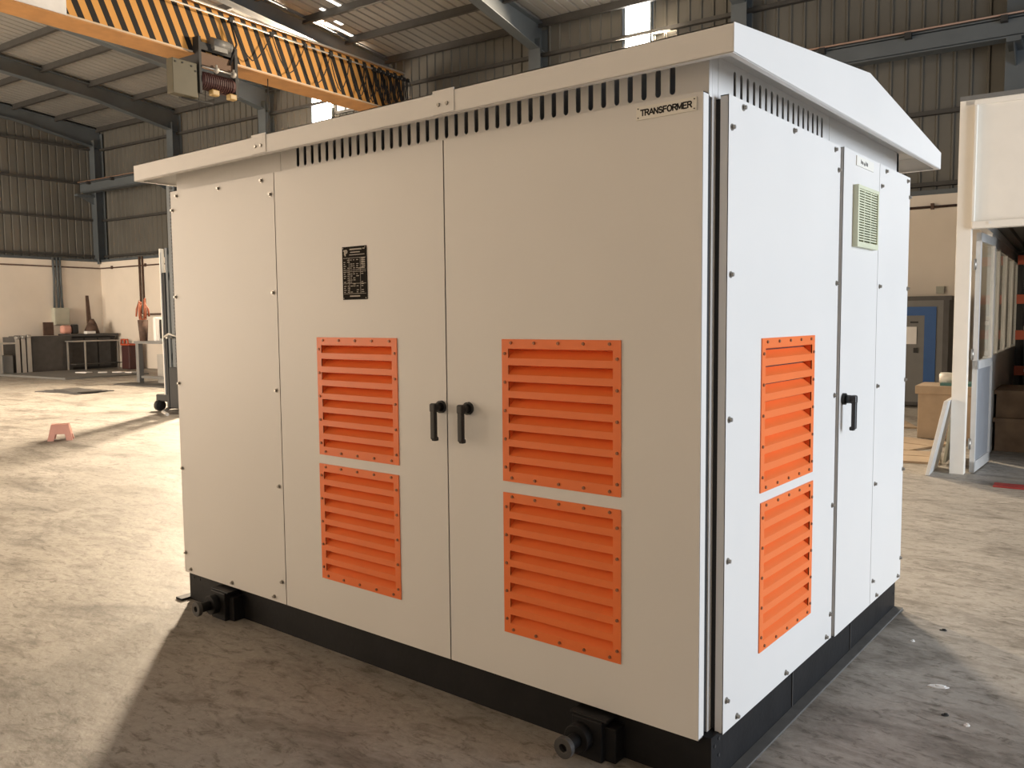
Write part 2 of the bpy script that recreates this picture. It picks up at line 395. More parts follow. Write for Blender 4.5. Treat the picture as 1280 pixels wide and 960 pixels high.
def louver(M, parent, u0, u1, v0, v1):
    """a pressed plate of eight rain louvres: each opening is a triangular pocket that slopes down and out"""
    b = MB(); n1 = 0.004; d = -0.031
    m = 0.030; a0, a1 = u0 + m, u1 - m
    top = v1 - 0.034; bot = v0 + 0.036; pitch = (top - bot) / 7.58; oh = pitch * 0.58
    holes = []
    for i in range(8):
        vt = top - i * pitch; holes.append((vt - oh, vt))
    b.add(plate([rect(u0, u1, v0, v1)] + [rect(a0, a1, q[0], q[1]) for q in holes], 0.004), n1)
    for vb, vt in holes:
        deep = vt - oh * 0.16
        b.face([(a0, vb, n1), (a1, vb, n1), (a1, deep, d), (a0, deep, d)])              # sloping slat
        b.face([(a0, deep, d), (a1, deep, d), (a1, vt, n1), (a0, vt, n1)])              # throat
        for a in (a0, a1): b.face([(a, vb, n1), (a, vt, n1), (a, deep, d)])             # ends
    b.mi = 1
    W_, H_ = u1 - u0, v1 - v0
    for k in range(5):
        u = u0 + W_ * (0.085 + 0.2075 * k)
        for v in (v0 + 0.015, v1 - 0.013): b.cyl((u, v, n1), (u, v, n1 + 0.004), 0.0058, 0.005, 10)
        v = v1 - H_ * (0.10 + 0.2 * k)
        b.cyl((u0 + 0.0135, v, n1), (u0 + 0.0135, v, n1 + 0.004), 0.0058, 0.005, 10)
        b.cyl((u1 - 0.0135, v - 0.01, n1), (u1 - 0.0135, v - 0.01, n1 + 0.004), 0.0058, 0.005, 10)
    return b.build('louvre_panel', [M_orange, M_boltdark], parent, M)

def leaf(name, M, u0, u1, v0, v1, th, holes=(), label=None):
    b = MB(); b.add(plate([rect(u0, u1, v0, v1)] + [rect(*q) for q in holes], 0.003), 0.0)
    for q in ((u0, u0 + 0.003, v0, v1), (u1 - 0.003, u1, v0, v1), (u0, u1, v0, v0 + 0.003), (u0, u1, v1 - 0.003, v1)):
        b.box(q[0], q[1], q[2], q[3], -th, -0.0005)                                      # folded returns
    o = b.build(name, M_white, kiosk, M)
    if label: o['label'] = label
    return o

def handle(M, parent, u, v, lean=1):
    b = MB(); b.cyl((u, v, 0.0), (u, v, 0.012), 0.024, seg=24); b.cyl((u, v, 0.01), (u, v, 0.05), 0.018, 0.016, 20)
    b.box(u - 0.016, u + 0.016, v - 0.018, v + 0.017, 0.032, 0.056, bev=0.007)
    b.box(u - 0.0125, u + 0.0125, v - 0.122, v + 0.006, 0.037, 0.055, bev=0.005)
    b.box(u - 0.011, u + 0.011, v - 0.128, v - 0.112, 0.030, 0.050, bev=0.004)
    return b.build('handle', M_handle, parent, M)

V0, V1 = 0.16, 2.16
BV = [V0 + x for x in (0.105, 0.56, 1.01, 1.46, 1.905)]
# front: bolted cover, left door, right door
cv = leaf('bolted_cover', FR, -2.99, -2.1085, V0, V1, 0.036)
for v in BV:
    bolt_at(-2.135, v, FR, cv); bolt_at(-2.975, v, FR, cv)
for u in (-2.93, -2.55, -2.20):
    bolt_at(u, V0 + 0.022, FR, cv); bolt_at(u, V1 - 0.026, FR, cv)
dl = leaf('front_door', FR, -2.1035, -1.0595, V0, V1, 0.037, [(-1.81, -1.34, KZ + 0.755, KZ + 1.245), (-1.81, -1.34, KZ + 0.195, KZ + 0.69)])
louver(FR, dl, -1.828, -1.325, KZ + 0.742, KZ + 1.258); louver(FR, dl, -1.832, -1.329, KZ + 0.184, KZ + 0.701)
handle(FR, dl, -1.085, 1.155)
dr = leaf('front_door', FR, -1.0535, 0.0, V0, V1, 0.037, [(-0.762, -0.298, KZ + 0.755, KZ + 1.245), (-0.762, -0.298, KZ + 0.195, KZ + 0.69)])
louver(FR, dr, -0.780, -0.281, KZ + 0.742, KZ + 1.258); louver(FR, dr, -0.780, -0.281, KZ + 0.178, KZ + 0.700)
handle(FR, dr, -0.945, 1.157)
# right: bolted cover with louvres, narrow door, bolted cover
cr = leaf('bolted_cover', RT, 0.0854, 1.126, V0, V1, 0.0275, [(0.372, 0.842, KZ + 0.755, KZ + 1.245), (0.372, 0.842, KZ + 0.195, KZ + 0.69)])
louver(RT, cr, 0.355, 0.860, KZ + 0.735, KZ + 1.258); louver(RT, cr, 0.362, 0.868, KZ + 0.178, KZ + 0.700)
for v in BV:
    bolt_at(0.108, v, RT, cr); bolt_at(1.105, v, RT, cr)
for u in (0.19, 0.62, 1.06):
    bolt_at(u, V0 + 0.022, RT, cr); bolt_at(u, V1 - 0.022, RT, cr)
dd = leaf('side_door', RT2, 1.140, 1.632, V0, V1, 0.0375)
handle(RT2, dd, 1.185, 1.150)
ce = leaf('bolted_cover', RT2, 1.636, 2.153, V0, V1, 0.0375)
for v in BV:
    bolt_at(1.665, v, RT2, ce); bolt_at(2.143, v, RT2, ce)
for u in (1.73, 2.10):
    bolt_at(u, V0 + 0.022, RT2, ce); bolt_at(u, V1 - 0.022, RT2, ce)
b = MB(); b.box(-2.993, -2.97, 0.1, 2.1, 0.17, 2.15); b.build('end_cover', M_white, kiosk, bevel=0.002)
b = MB(); b.box(-2.9, -0.1, 2.135, 2.165, 0.17, 2.15); b.build('rear_cover', M_white, kiosk, bevel=0.002)

# vent grille on the side door
b = MB(); u0, u1, v0, v1 = 1.262, 1.556, KZ + 1.614, KZ + 1.866
for q in ((u0, u0 + 0.016, v0, v1), (u1 - 0.016, u1, v0, v1), (u0 + 0.0161, u1 - 0.0161, v0, v0 + 0.022), (u0 + 0.0161, u1 - 0.0161, v1 - 0.014, v1)):
    b.box(q[0], q[1], q[2], q[3], 0.0, 0.022)
for i in range(20):
    v = v0 + 0.03 + i * 0.0106
    b.box(u0 + 0.012, u1 - 0.012, v, v + 0.0055, 0.006, 0.018, M=Matrix.Translation((0, 0, 0)))
for u in (u0 + 0.1, u0 + 0.19): b.box(u, u + 0.008, v0, v1, 0.004, 0.0165)
vg = b.build('vent_grille', M_vent, dd, RT2); vg['label'] = 'pale green slatted vent grille'
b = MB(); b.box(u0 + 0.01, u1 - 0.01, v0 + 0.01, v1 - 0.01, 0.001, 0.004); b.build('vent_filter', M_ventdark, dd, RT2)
# small white sign above it: its lettering is too small to read
b = MB(); b.box(1.292, 1.528, KZ + 1.948, KZ + 1.988, 0.0, 0.004)
b.mi = 1
for i, (w, hh, up) in enumerate(((0.016, 0.017, 0), (0.010, 0.012, 0), (0.012, 0.013, -0.003), (0.014, 0.017, 0), (0.010, 0.015, 0))):
    u = 1.345 + i * 0.021; v = KZ + 1.960 + up
    b.box(u, u + 0.004, v, v + hh, 0.004, 0.0048); b.box(u + w - 0.004, u + w, v, v + hh * 0.8, 0.004, 0.0048)
    b.box(u, u + w, v + hh * 0.35, v + hh * 0.35 + 0.003, 0.004, 0.0048)
b.build('name_sign', [M_plate, M_greysheet], dd, RT2)

# TRANSFORMER sign
b = MB(); su, sv = -0.122, KZ + 1.9655
b.box(su - 0.103, su + 0.103, sv - 0.020, sv + 0.020, 0.0, 0.004)
b.mi = 1
letters(b, 'TRANSFORMER', su, sv, 0.0215, 0.176, 0.004, 0.0046)
for du in (-0.096, 0.096):
    for dv in (-0.014, 0.014): b.cyl((su + du, sv + dv, 0.004), (su + du, sv + dv, 0.006), 0.002, seg=10)
b.build('door_sign', [M_plate, M_ink], dr, FR)

# rating nameplate: black with a silver logo, table lines and small print
b = MB(); u0, u1, v0, v1 = -1.645, -1.494, KZ + 1.417, KZ + 1.637
b.box(u0, u1, v0, v1, 0.0, 0.003)
b.mi = 1
n0, n1_ = 0.003, 0.0037
def bar(a0, a1, c0, c1): b.box(u0 + a0, u0 + a1, v0 + c0, v0 + c1, n0, n1_)
vf = text_vf('P', 0.034, 0.0008, 0.0016)
b.add(([(x + u0 + 0.025, y + v1 - 0.027, z) for x, y, z in vf[0]], vf[1]), n1_)
bar(0.008, 0.020, 0.201, 0.207); bar(0.013, 0.018, 0.186, 0.203)
bar(0.048, 0.122, 0.205, 0.211); bar(0.052, 0.112, 0.194, 0.198); bar(0.128, 0.142, 0.207, 0.211); bar(0.046, 0.14, 0.184, 0.187)
rnd = random.Random(3)
for q in (0.172, 0.122, 0.115, 0.066, 0.024): bar(0.006, 0.146, q, q + 0.0016)
for q in (0.042, 0.112): bar(q, q + 0.0014, 0.024, 0.172)
for r in range(17):
    v = 0.030 + r * 0.0083
    for a in (0.009, 0.032, 0.050, 0.068, 0.088, 0.118):
        w = rnd.uniform(0.007, 0.016)
        if rnd.random() < 0.62: bar(a, a + w, v, v + 0.0030)
bar(0.045, 0.108, 0.012, 0.017); bar(0.10, 0.14, 0.128, 0.131)
for k in range(5): bar(0.120, 0.142, 0.134 + k * 0.0085, 0.1385 + k * 0.0085)
for (a, c) in ((0.006, 0.006), (0.145, 0.006), (0.006, 0.214), (0.145, 0.214)):
    b.cyl((u0 + a, v0 + c, n0), (u0 + a, v0 + c, n0 + 0.002), 0.0025, seg=8)
b.build('rating_plate', [M_nameplate, M_nameink], dl, FR)

# ================================================================== SHED
S0, S1, T0, T1 = -26.7, 9.2, -4.3, 13.6
EAVE = 7.92; SL = 0.087; TR = 2.0
def roofz(t): return EAVE + SL * (T1 + 0.15 - t) if t >= TR else EAVE + SL * (T1 + 0.15 - TR) - SL * (TR - t)
b = MB(); b.box(-40, 20, -25, 24, -0.2, 0)
struct(b.build('floor', floor_mat()), 'worn beige concrete floor with dark stains', 'floor')

def corr(along0, along1, pitch=0.25, ht=0.03):
    P = [];  x = along0
    while x < along1:
        P += [(x, 0), (x + pitch * 0.76, 0), (x + pitch * 0.83, ht), (x + pitch * 0.93, ht)]; x += pitch
    P.append((x, 0)); return P

def wall(name, label, mb, m): return struct(shed(mb.build(name, m)), label, 'wall')
# far long wall (parallel to the kiosk front): plaster below, ribbed sheet above
b = MB(); b.box(S0 - 0.3, S1, T1, T1 + 0.25, 0, 3.52)
wall('wall_back', 'cream plastered lower wall along the far side of the shed', b, M_brick)
WINS = [(-16.5, -15.77, 6.68, 7.60), (-7.16, -6.6, 6.98, 7.95)]
b = MB(); P = corr(S0 - 0.3, S1)
for (x, y), (x2, y2) in zip(P, P[1:]):
    segs = [(3.5, 8.1)]
    for w in WINS:
        if x2 > w[0] and x < w[1]: segs = [(3.5, w[2]), (w[3], 8.1)]
    for z0, z1 in segs:
        b.face([(x, T1 + 0.27 - y, z0), (x2, T1 + 0.27 - y2, z0), (x2, T1 + 0.27 - y2, z1), (x, T1 + 0.27 - y, z1)])
wall('wall_back_cladding', 'ribbed grey metal cladding above the far plastered wall', b, M_sheet)
b = MB(); b.box(S0 - 0.25, S0, T0, T1 + 0.25, 0, 3.52)
wall('wall_left', 'cream plastered lower wall at the left end of the shed', b, M_brick)
b = MB(); P = corr(T0, T1 + 0.3)
for (x, y), (x2, y2) in zip(P, P[1:]):
    b.face([(S0 - 0.24 - y, x, 3.5), (S0 - 0.24 - y2, x2, 3.5), (S0 - 0.24 - y2, x2, roofz(x2) + 0.1), (S0 - 0.24 - y, x, roofz(x) + 0.1)])
wall('wall_left_cladding', 'ribbed grey metal cladding above the left end wall', b, M_sheet)
# unseen front wall, openings and tone set for the fill light; right end wall
D_FRONT = [(-25.0, -18.6, 5.2), (-13.2, -7.8, 5.2)]; D_RIGHT = (0.8, 5.8, 4.9)
b = MB(); xs = [S0]
for a, c, hgt in D_FRONT:
    b.box(xs[-1], a, T0 - 0.2, T0, 0, 8.2); b.box(a, c, T0 - 0.2, T0, hgt, 8.2); xs.append(c)
b.box(xs[-1], S1, T0 - 0.2, T0, 0, 8.2)
wall('wall_front', 'unseen grey metal clad wall with two wide openings added for fill light', b, M_clad)
b = MB(); b.box(S1, S1 + 0.2, T0, D_RIGHT[0], 0, 9.2); b.box(S1, S1 + 0.2, D_RIGHT[1], T1 + 0.2, 0, 9.2); b.box(S1, S1 + 0.2, D_RIGHT[0], D_RIGHT[1], D_RIGHT[2], 9.2)
wall('wall_right', 'grey metal clad end wall with a tall roller door opening', b, M_clad)
# roof sheets
b = MB(); P = corr(S0 - 0.4, S1 + 0.3)
for (x, y), (x2, y2) in zip(P, P[1:]):
    for ta, tb in ((T1 + 0.4, TR), (TR, T0 - 0.3)):
        b.face([(x, ta, roofz(ta) + 0.06 + y), (x2, ta, roofz(ta) + 0.06 + y2), (x2, tb, roofz(tb) + 0.06 + y2), (x, tb, roofz(tb) + 0.06 + y)])
struct(shed(b.build('ceiling', M_roof)), 'ribbed metal roof sheeting of the shed', 'ceiling')

COLS = [-26.75, -22.42, -18.17, -13.7, -9.2, -4.65, -0.12, 4.4, 8.9]
def ibeam_col(s):
    m = MB(); m.box(s - 0.15, s + 0.15, T1 - 0.10, T1 - 0.085, 3.45, 7.55); m.box(s - 0.15, s + 0.15, T1 + 0.2, T1 + 0.215, 3.45, 7.8)
    m.box(s - 0.006, s + 0.006, T1 - 0.09, T1 + 0.2, 3.45, 7.6); return m
def rafter(s):
    m = MB()
    for ta, tb in ((T1 + 0.2, TR), (TR, T0)):
        sg = 1 if ta > tb else -1
        dA = 0.60 if ta > TR else 0.38; tm = ta - 2.6 if ta > TR else (ta + tb) / 2
        z = lambda t: roofz(t) - 0.03
        m.prism([(ta, z(ta)), (tm, z(tm)), (tb, z(tb)), (tb, z(tb) - 0.38), (tm, z(tm) - 0.36), (ta, z(ta) - dA)], 0, s - 0.008, s + 0.008)
        for off in (0.0, 1.0):
            q = [(t, z(t) - off * d) for t, d in ((ta, dA), (tm, 0.36), (tb, 0.38))]
            m.prism(q + [(t, y + 0.016) for t, y in q[::-1]], 0, s - 0.125, s + 0.125)
    return m
for i, s in enumerate(COLS):
    struct(shed(ibeam_col(s).build('steel_column', M_steel)), 'blue grey steel column on the far wall, number %s from the left corner' % ['one', 'two', 'three', 'four', 'five', 'six', 'seven', 'eight', 'nine'][i], 'column')
    struct(shed(rafter(s).build('roof_beam', M_steel)), 'blue grey roof rafter over column %s from the left corner' % ['one', 'two', 'three', 'four', 'five', 'six', 'seven', 'eight', 'nine'][i], 'beam')
names = ['at the eaves', 'second up from the eaves', 'third up from the eaves', 'fourth up from the eaves', 'fifth up from the eaves', 'sixth up from the eaves',
         'seventh up from the eaves', 'eighth up from the eaves', 'ninth up from the eaves']
for i in range(9):
    t = 13.62 - 1.3 * i if i else 13.68
    z = roofz(t)
    m = MB(); m.box(S0, S1, t - 0.03, t + 0.03, z - 0.10, z + 0.06); m.box(S0, S1, t - 0.05, t - 0.03, z - 0.10, z - 0.085)
    struct(shed(m.build('roof_purlin_beam', M_purlin)), 'dark roof purlin running along the shed, ' + names[i], 'beam')
for i, z in enumerate((3.72, 4.92, 6.10, 7.26)):
    m = MB(); m.box(S0, S1, T1 + 0.13, T1 + 0.24, z - 0.035, z + 0.035)
    struct(shed(m.build('wall_girt_beam', M_purlin)), 'dark horizontal girt on the far cladding, %s from the bottom' % ('first', 'second', 'third', 'fourth')[i], 'beam')
    m = MB(); m.box(S0 - 0.24, S0 - 0.13, T0, T1, z - 0.035, z + 0.035)
    struct(shed(m.build('wall_girt_beam', M_purlin)), 'dark horizontal girt on the left end cladding, %s from the bottom' % ('first', 'second', 'third', 'fourth')[i], 'beam')
# flashing band above the plaster
m = MB(); m.box(S0, S1, T1 - 0.01, T1 + 0.14, 3.52, 3.60); m.box(S0 - 0.14, S0 + 0.01, T0, T1, 3.52, 3.60)
struct(shed(m.build('trim_1', M_steel)), 'steel flashing along the top of the plastered walls', 'trim')

# windows high in the far wall, blazing with daylight
M_day = emit('daylight_pane', (1.0, 0.95, 0.86), 30.0)
for i, w in enumerate(WINS):
    m = MB(); m.box(w[0], w[1], T1 + 0.235, T1 + 0.25, w[2], w[3])
    fr = shed(m.build('window_%d' % (i + 1), M_day)); struct(fr, ('bright high window beneath the crane girder', 'bright high window above the kiosk canopy')[i], 'window')
    f = MB(); e = 0.035
    for q in ((w[0] - e, w[0], w[2] - e, w[3] + e), (w[1], w[1] + e, w[2] - e, w[3] + e), (w[0], w[1], w[2] - e, w[2]), (w[0], w[1], w[3], w[3] + e)):
        f.box(q[0], q[1], T1 + 0.20, T1 + 0.26, q[2], q[3])
    f.build('window_frame', M_steel, fr)
# open top-hung sash beside the first window
m = MB(); x0, x1, z0, z1 = -15.55, -14.45, 6.88, 7.42
for q in ((x0, x0 + 0.05, z0, z1), (x1 - 0.05, x1, z0, z1), (x0, x1, z0, z0 + 0.06), (x0, x1, z1 - 0.05, z1), (x0 + 0.36, x0 + 0.39, z0, z1), (x0 + 0.72, x0 + 0.75, z0, z1)):
    m.box(q[0], q[1], T1 + 0.12, T1 + 0.17, q[2], q[3])
m.prism([(x0, z1 - 0.02), (x1, z0 + 0.25), (x1, z0 + 0.19), (x0, z1 - 0.09)], 1, T1 + 0.1, T1 + 0.12)
sash = struct(shed(m.build('window_3', M_dark)), 'dark barred steel sash beside the bright window under the girder', 'window')
p = MB(); p.box(x0 + 0.04, x1 - 0.04, T1 + 0.15, T1 + 0.16, z0 + 0.05, z1 - 0.04)
p.build('window_pane', emit('hazy_pane', (1.0, 0.95, 0.88), 0.6), sash)
# narrow translucent roof lights
M_slit = emit('roof_light_strip', (1.0, 0.96, 0.86), 2.2)
for i, (s, ta, tb) in enumerate(((-13.46, 11.45, 12.6), (-13.0, 10.88, 11.28), (-12.53, 10.3, 11.22), (-13.2, 11.5, 11.72))):
    m = MB(); q = [(ta, roofz(ta) + 0.045), (tb, roofz(tb) + 0.045)]
    m.prism(q + [(t, z + 0.01) for t, z in q[::-1]], 0, s - 0.045, s + 0.045)
    struct(shed(m.build('window_%d' % (i + 4), M_slit)), 'narrow bright roof light strip, %s of the four above the girder' % ('longest', 'second', 'third', 'shortest')[i], 'roof light')

# conduits on the plaster
m = MB(); m.tube([(S0 + 0.03, T0 + 1, 3.31), (S0 + 0.03, T1 - 0.03, 3.31), (S1 - 1, T1 - 0.03, 3.31)], 0.022)
for k in range(18): m.box(-26 + 1.9 * k, -25.95 + 1.9 * k, T1 - 0.06, T1, 3.27, 3.37)
struct(shed(m.build('wall_conduit', M_darkwood)), 'thin brown conduit running along the top of the plastered walls', 'pipe')

# ---------------------------------------------------------------- crane runway, girder, hoist
TC = 13.0
m = MB(); m.box(S0 + 0.2, S1 - 0.1, TC - 0.10, TC + 0.16, 5.72, 5.74); m.box(S0 + 0.2, S1 - 0.1, TC - 0.10, TC + 0.16, 6.02, 6.04)
m.box(S0 + 0.2, S1 - 0.1, TC + 0.02, TC + 0.035, 5.72, 6.04)
m.box(S0 + 0.2, S1 - 0.1, TC - 0.09, TC - 0.085, 5.76, 6.0)
runway = tag(shed(m.build('crane_runway', M_steel)), 'long blue grey crane runway beam bracketed to the far wall columns', 'beam', kind='structure')
m = MB(); m.box(S0 + 0.2, S1 - 0.1, TC - 0.02, TC + 0.05, 6.04, 6.09)
m.build('rail', M_purlin, runway)
m = MB(); m.tube([(S0 + 0.2, TC - 0.16, 6.06), (S1 - 0.1, TC - 0.16, 6.06)], 0.016)
m.build('conductor_rail', M_copper, runway)
for k in range(26):
    s = S0 + 0.8 + 1.35 * k
    m = MB(); m.box(s - 0.05, s + 0.05, TC - 0.2, TC - 0.08, 5.95, 6.045); m.build('rail_clip', M_dark, runway)
for s in COLS:
    m = MB(); m.box(s - 0.1, s + 0.1, TC - 0.1, T1 - 0.08, 5.66, 5.72); m.prism([(TC - 0.1, 5.68), (T1 - 0.08, 5.68), (T1 - 0.08, 5.42)], 0, s - 0.01, s + 0.01)
    m.build('bracket', M_steel, runway)

GS, GZ0, GZ1 = -12.42, 6.27, 7.16
girder = tag(shed(empty('crane_girder')), 'overhead crane girder with black and yellow hazard stripes', 'crane')
m = MB(); m.box(GS - 0.5, GS, -6, 12.85, GZ0, GZ1)
m.build('web', stripe_mat(), girder)
m = MB(); m.box(GS - 0.56, GS + 0.045, -6, 12.85, GZ0 - 0.02, GZ0); m.box(GS - 0.56, GS + 0.03, -6, 12.85, GZ1, GZ1 + 0.02)
m.build('flange', M_yel, girder)
m = MB(); m.box(GS - 1.6, GS + 1.1, 12.75, 13.15, 6.10, 6.5); m.cyl((GS - 1.2, 12.85, 6.2), (GS - 1.2, 13.15, 6.2), 0.13); m.cyl((GS + 0.7, 12.85, 6.2), (GS + 0.7, 13.15, 6.2), 0.13)
m.build('end_carriage', M_greysheet, girder)
m = MB(); m.tube([(GS + 0.10, -6, 7.17), (GS + 0.10, 12.8, 7.17)], 0.020)
m.build('top_rail', M_rail, girder)
m = MB(); m.tube([(GS + 0.12, -6, 7.03), (GS + 0.12, 12.8, 7.03)], 0.016)
m.build('festoon_track', M_rail, girder)
# festoon cable: one looped cable with trolleys
m = MB()
knots = [7.95, 8.9, 9.75, 10.45, 11.0, 11.45] + [11.75 + 0.14 * k for k in range(9)]
pts = []; rf = random.Random(5)
for a, c in zip(knots, knots[1:]):
    dp = 0.50 + rf.uniform(-0.05, 0.18)
    for k in range(8):
        f = k / 8; pts.append((GS + 0.13 + 0.02 * math.sin(3 * f + a), a + (c - a) * f, 7.0 - dp * (1 - abs(2 * f - 1) ** 1.6)))
pts.append((GS + 0.13, knots[-1], 7.0))
m.tube(pts, 0.011, 6); m.tube([(x + 0.05, y + 0.03, z - 0.03 - 0.06 * (7.0 - z)) for x, y, z in pts if y > 11.0], 0.011, 6)
for t in knots: m.box(GS + 0.09, GS + 0.16, t - 0.04, t + 0.04, 6.98, 7.06)
m.tube([(GS + 0.13, 7.95, 7.0), (GS + 0.16, 8.05, 6.6), (GS + 0.14, 7.9, 6.2)], 0.02, 6)
m.build('festoon_cable', M_rubber, girder)
# yellow and white capacity board on the girder
m = MB(); m.box(GS + 0.004, GS + 0.016, 3.5, 4.95, 6.285, 6.98)
bd = tag(shed(m.build('capacity_board', M_paper)), 'white capacity board fixed to the striped girder', 'sign')
m = MB(); m.box(GS + 0.016, GS + 0.0185, 4.42, 4.66, 6.47, 6.50); m.box(GS + 0.016, GS + 0.0185, 4.64, 4.66, 6.47, 6.60); m.build('lettering', M_silver, bd)

hoist = tag(shed(empty('electric_hoist')), 'electric rope hoist with olive panel hanging under the striped girder', 'hoist')
hs = GS + 0.14
m = MB(); m.box(hs - 0.18, hs, 6.70, 7.20, 5.46, 6.06); m.build('control_panel', M_olive, hoist, bevel=0.01)
for (tt, zz) in ((6.76, 6.0), (6.9, 6.01), (7.08, 5.99), (7.16, 5.92)):
    m = MB(); m.cyl((hs, tt, zz), (hs + 0.012, tt, zz), 0.016, seg=10); m.build('panel_screw', M_dark, hoist)
m = MB(); m.box(hs - 0.6, hs + 0.03, 7.22, 7.27, 5.56, 6.55); m.box(hs - 0.6, hs + 0.03, 7.99, 8.05, 5.62, 6.52)
m.box(hs - 0.06, hs, 7.25, 8.02, 6.34, 6.47); m.build('side_plates', M_dark, hoist)
m = MB(); m.box(hs - 0.12, hs - 0.02, 7.27, 7.99, 6.08, 6.30); m.build('trolley_frame', M_rust, hoist)
m = MB(); m.cyl((hs - 0.1, 7.27, 5.82), (hs - 0.1, 7.99, 5.82), 0.15, seg=20)
for k in range(14): m.ring((hs - 0.1, 7.32 + 0.046 * k, 5.82), (hs - 0.1, 7.335 + 0.046 * k, 5.82), 0.162, 0.14, 20)
m.build('rope_drum', M_maroon, hoist)
m = MB(); m.cyl((hs + 0.03, 7.27, 6.03), (hs + 0.03, 8.0, 6.03), 0.018); m.build('tie_rod', M_silver, hoist)
for tt in (7.58, 7.95):
    m = MB(); m.cyl((hs + 0.03, tt - 0.03, 6.03), (hs + 0.03, tt + 0.03, 6.03), 0.05, seg=12); m.cyl((hs + 0.03, tt, 5.97), (hs + 0.03, tt, 6.12), 0.02, seg=8)
    m.build('rod_clamp', M_rail, hoist)
m = MB(); m.cyl((hs, 7.5, 6.50), (hs, 7.86, 6.50), 0.10, seg=22); m.cyl((hs, 7.86, 6.50), (hs, 7.92, 6.50), 0.085, seg=22); m.box(hs - 0.06, hs + 0.08, 7.52, 7.8, 6.36, 6.44)
m.build('motor', M_grey, hoist)
for tt in (7.55, 7.93):
    m = MB(); m.box(hs - 0.08, hs + 0.04, tt - 0.08, tt + 0.08, 5.57, 5.68, bev=0.02); m.build('rope_guide', M_ycast, hoist)
m = MB(); m.tube([(hs - 0.15, 6.95, 5.44), (hs + 0.0, 7.5, 5.42)], 0.018); m.build('limit_rod', M_dark, hoist)
for tt in (7.28, 7.42, 7.6):
    m = MB(); m.cyl((hs - 0.1, tt, 5.8), (hs - 0.1, tt + 0.01, 2.6), 0.007, seg=6); m.build('wire_rope', M_dark, hoist)
m = MB(); m.box(hs - 0.16, hs - 0.04, 7.30, 7.62, 2.3, 2.62, bev=0.02); m.ring((hs - 0.1, 7.44, 2.2), (hs - 0.07, 7.44, 2.2), 0.09, 0.055); m.build('hook_block', M_ycast, hoist)
m = MB(); m.cyl((hs - 0.3, 9.02, 6.26), (hs - 0.3, 9.02, 2.0), 0.01, seg=6)
tag(shed(m.build('pendant_cable', M_dark)), 'thin pendant control cable hanging from the girder beside the bright window', 'cable')

# ================================================================== LEFT BACKGROUND
def thing(o, label, cat, group=None): return tag(shed(o), label, cat, group)

# step stool
st = empty('step_stool'); st.location = W(-9.86, 3.2); st.rotation_euler = (0, 0, TH + math.radians(56))
st.scale = (0.60, 0.60, 0.82); tag(st, 'small pink plastic step stool alone on the bright floor', 'stool')
m = MB(); m.box(-0.17, 0.17, -0.13, 0.13, 0.225, 0.25, bev=0.012); m.build('seat', M_pink, st)
m = MB()
for sy in (-1, 1):                                            # end walls with an arch cut out
    for q in ([(-0.17, 0.23), (-0.24, 0.0), (-0.12, 0.0), (-0.09, 0.10), (0.09, 0.10), (0.12, 0.0), (0.24, 0.0), (0.17, 0.23)],):
        A = [m.bm.verts.new((x, sy * (0.13 + (0.23 - z) * 0.25), z)) for x, z in q]; B = [m.bm.verts.new((x * 0.98, sy * (0.118 + (0.23 - z) * 0.25), z)) for x, z in q]
        n_ = len(q); m.bm.faces.new(A); m.bm.faces.new(B[::-1])
        for i in range(n_): m.bm.faces.new((A[i], A[(i + 1) % n_], B[(i + 1) % n_], B[i]))
m.build('skirt', M_pink, st)
for sx in (-1, 1):
    m = MB()
    q = [(-0.125, 0.23), (-0.18, 0.0), (-0.10, 0.0), (-0.07, 0.09), (0.07, 0.09), (0.10, 0.0), (0.18, 0.0), (0.125, 0.23)]
    A = [m.bm.verts.new((sx * (0.17 + (0.23 - z) * 0.3), y, z)) for y, z in q]; B = [m.bm.verts.new((sx * (0.157 + (0.23 - z) * 0.3), y, z)) for y, z in q]
    n_ = len(q); m.bm.faces.new(A); m.bm.faces.new(B[::-1])
    for i in range(n_): m.bm.faces.new((A[i], A[(i + 1) % n_], B[(i + 1) % n_], B[i]))
    m.build('leg', M_pink, st)

# pallet stacker, half hidden behind the kiosk
stk = shed(empty('pallet_stacker')); stk.location = W(-11.5, 5.95)
tag(stk, 'black pallet stacker with tall mast standing behind the kiosk', 'stacker')
m = MB(); m.box(-0.155, -0.095, -0.03, 0.09, 0.05, 2.30); m.box(0.36, 0.42, -0.03, 0.09, 0.05, 2.30)
m.box(-0.14, 0.40, 0.02, 0.07, 2.22, 2.30); m.box(-0.14, 0.40, 0.02, 0.07, 0.9, 0.98); m.build('outer_mast', M_dark, stk)
m = MB(); m.box(-0.09, -0.03, -0.01, 0.08, 0.1, 2.70); m.box(0.29, 0.35, -0.01, 0.08, 0.1, 2.70); m.box(-0.09, 0.35, 0.02, 0.06, 2.62, 2.70); m.build('inner_mast', M_steel, stk)
m = MB(); m.box(-0.18, -0.157, -0.055, 0.02, 0.29, 2.69); m.build('mast_edge_strip', M_rail, stk)
m = MB(); m.box(0.01, 0.10, 0.0, 0.07, 0.15, 4.0); m.build('lift_ram', M_steel, stk)
m = MB()
for k in range(60): m.box(0.115, 0.15, -0.02, 0.02, 0.6 + 0.055 * k, 0.635 + 0.055 * k)
m.build('lift_chain', M_dark, stk)
m = MB(); m.box(-0.12, 0.38, -0.02, 0.10, 0.06, 0.75, bev=0.02); m.build('battery_cover', M_dark, stk)
m = MB(); m.box(-0.33, -0.17, 0.15, 0.55, 0.20, 0.90, bev=0.02); m.build('yellow_body', M_ycast, stk)
m = MB(); m.box(-0.52, 0.40, 0.0, 0.6, 0.16, 0.28, bev=0.02); m.build('chassis', M_dark, stk)
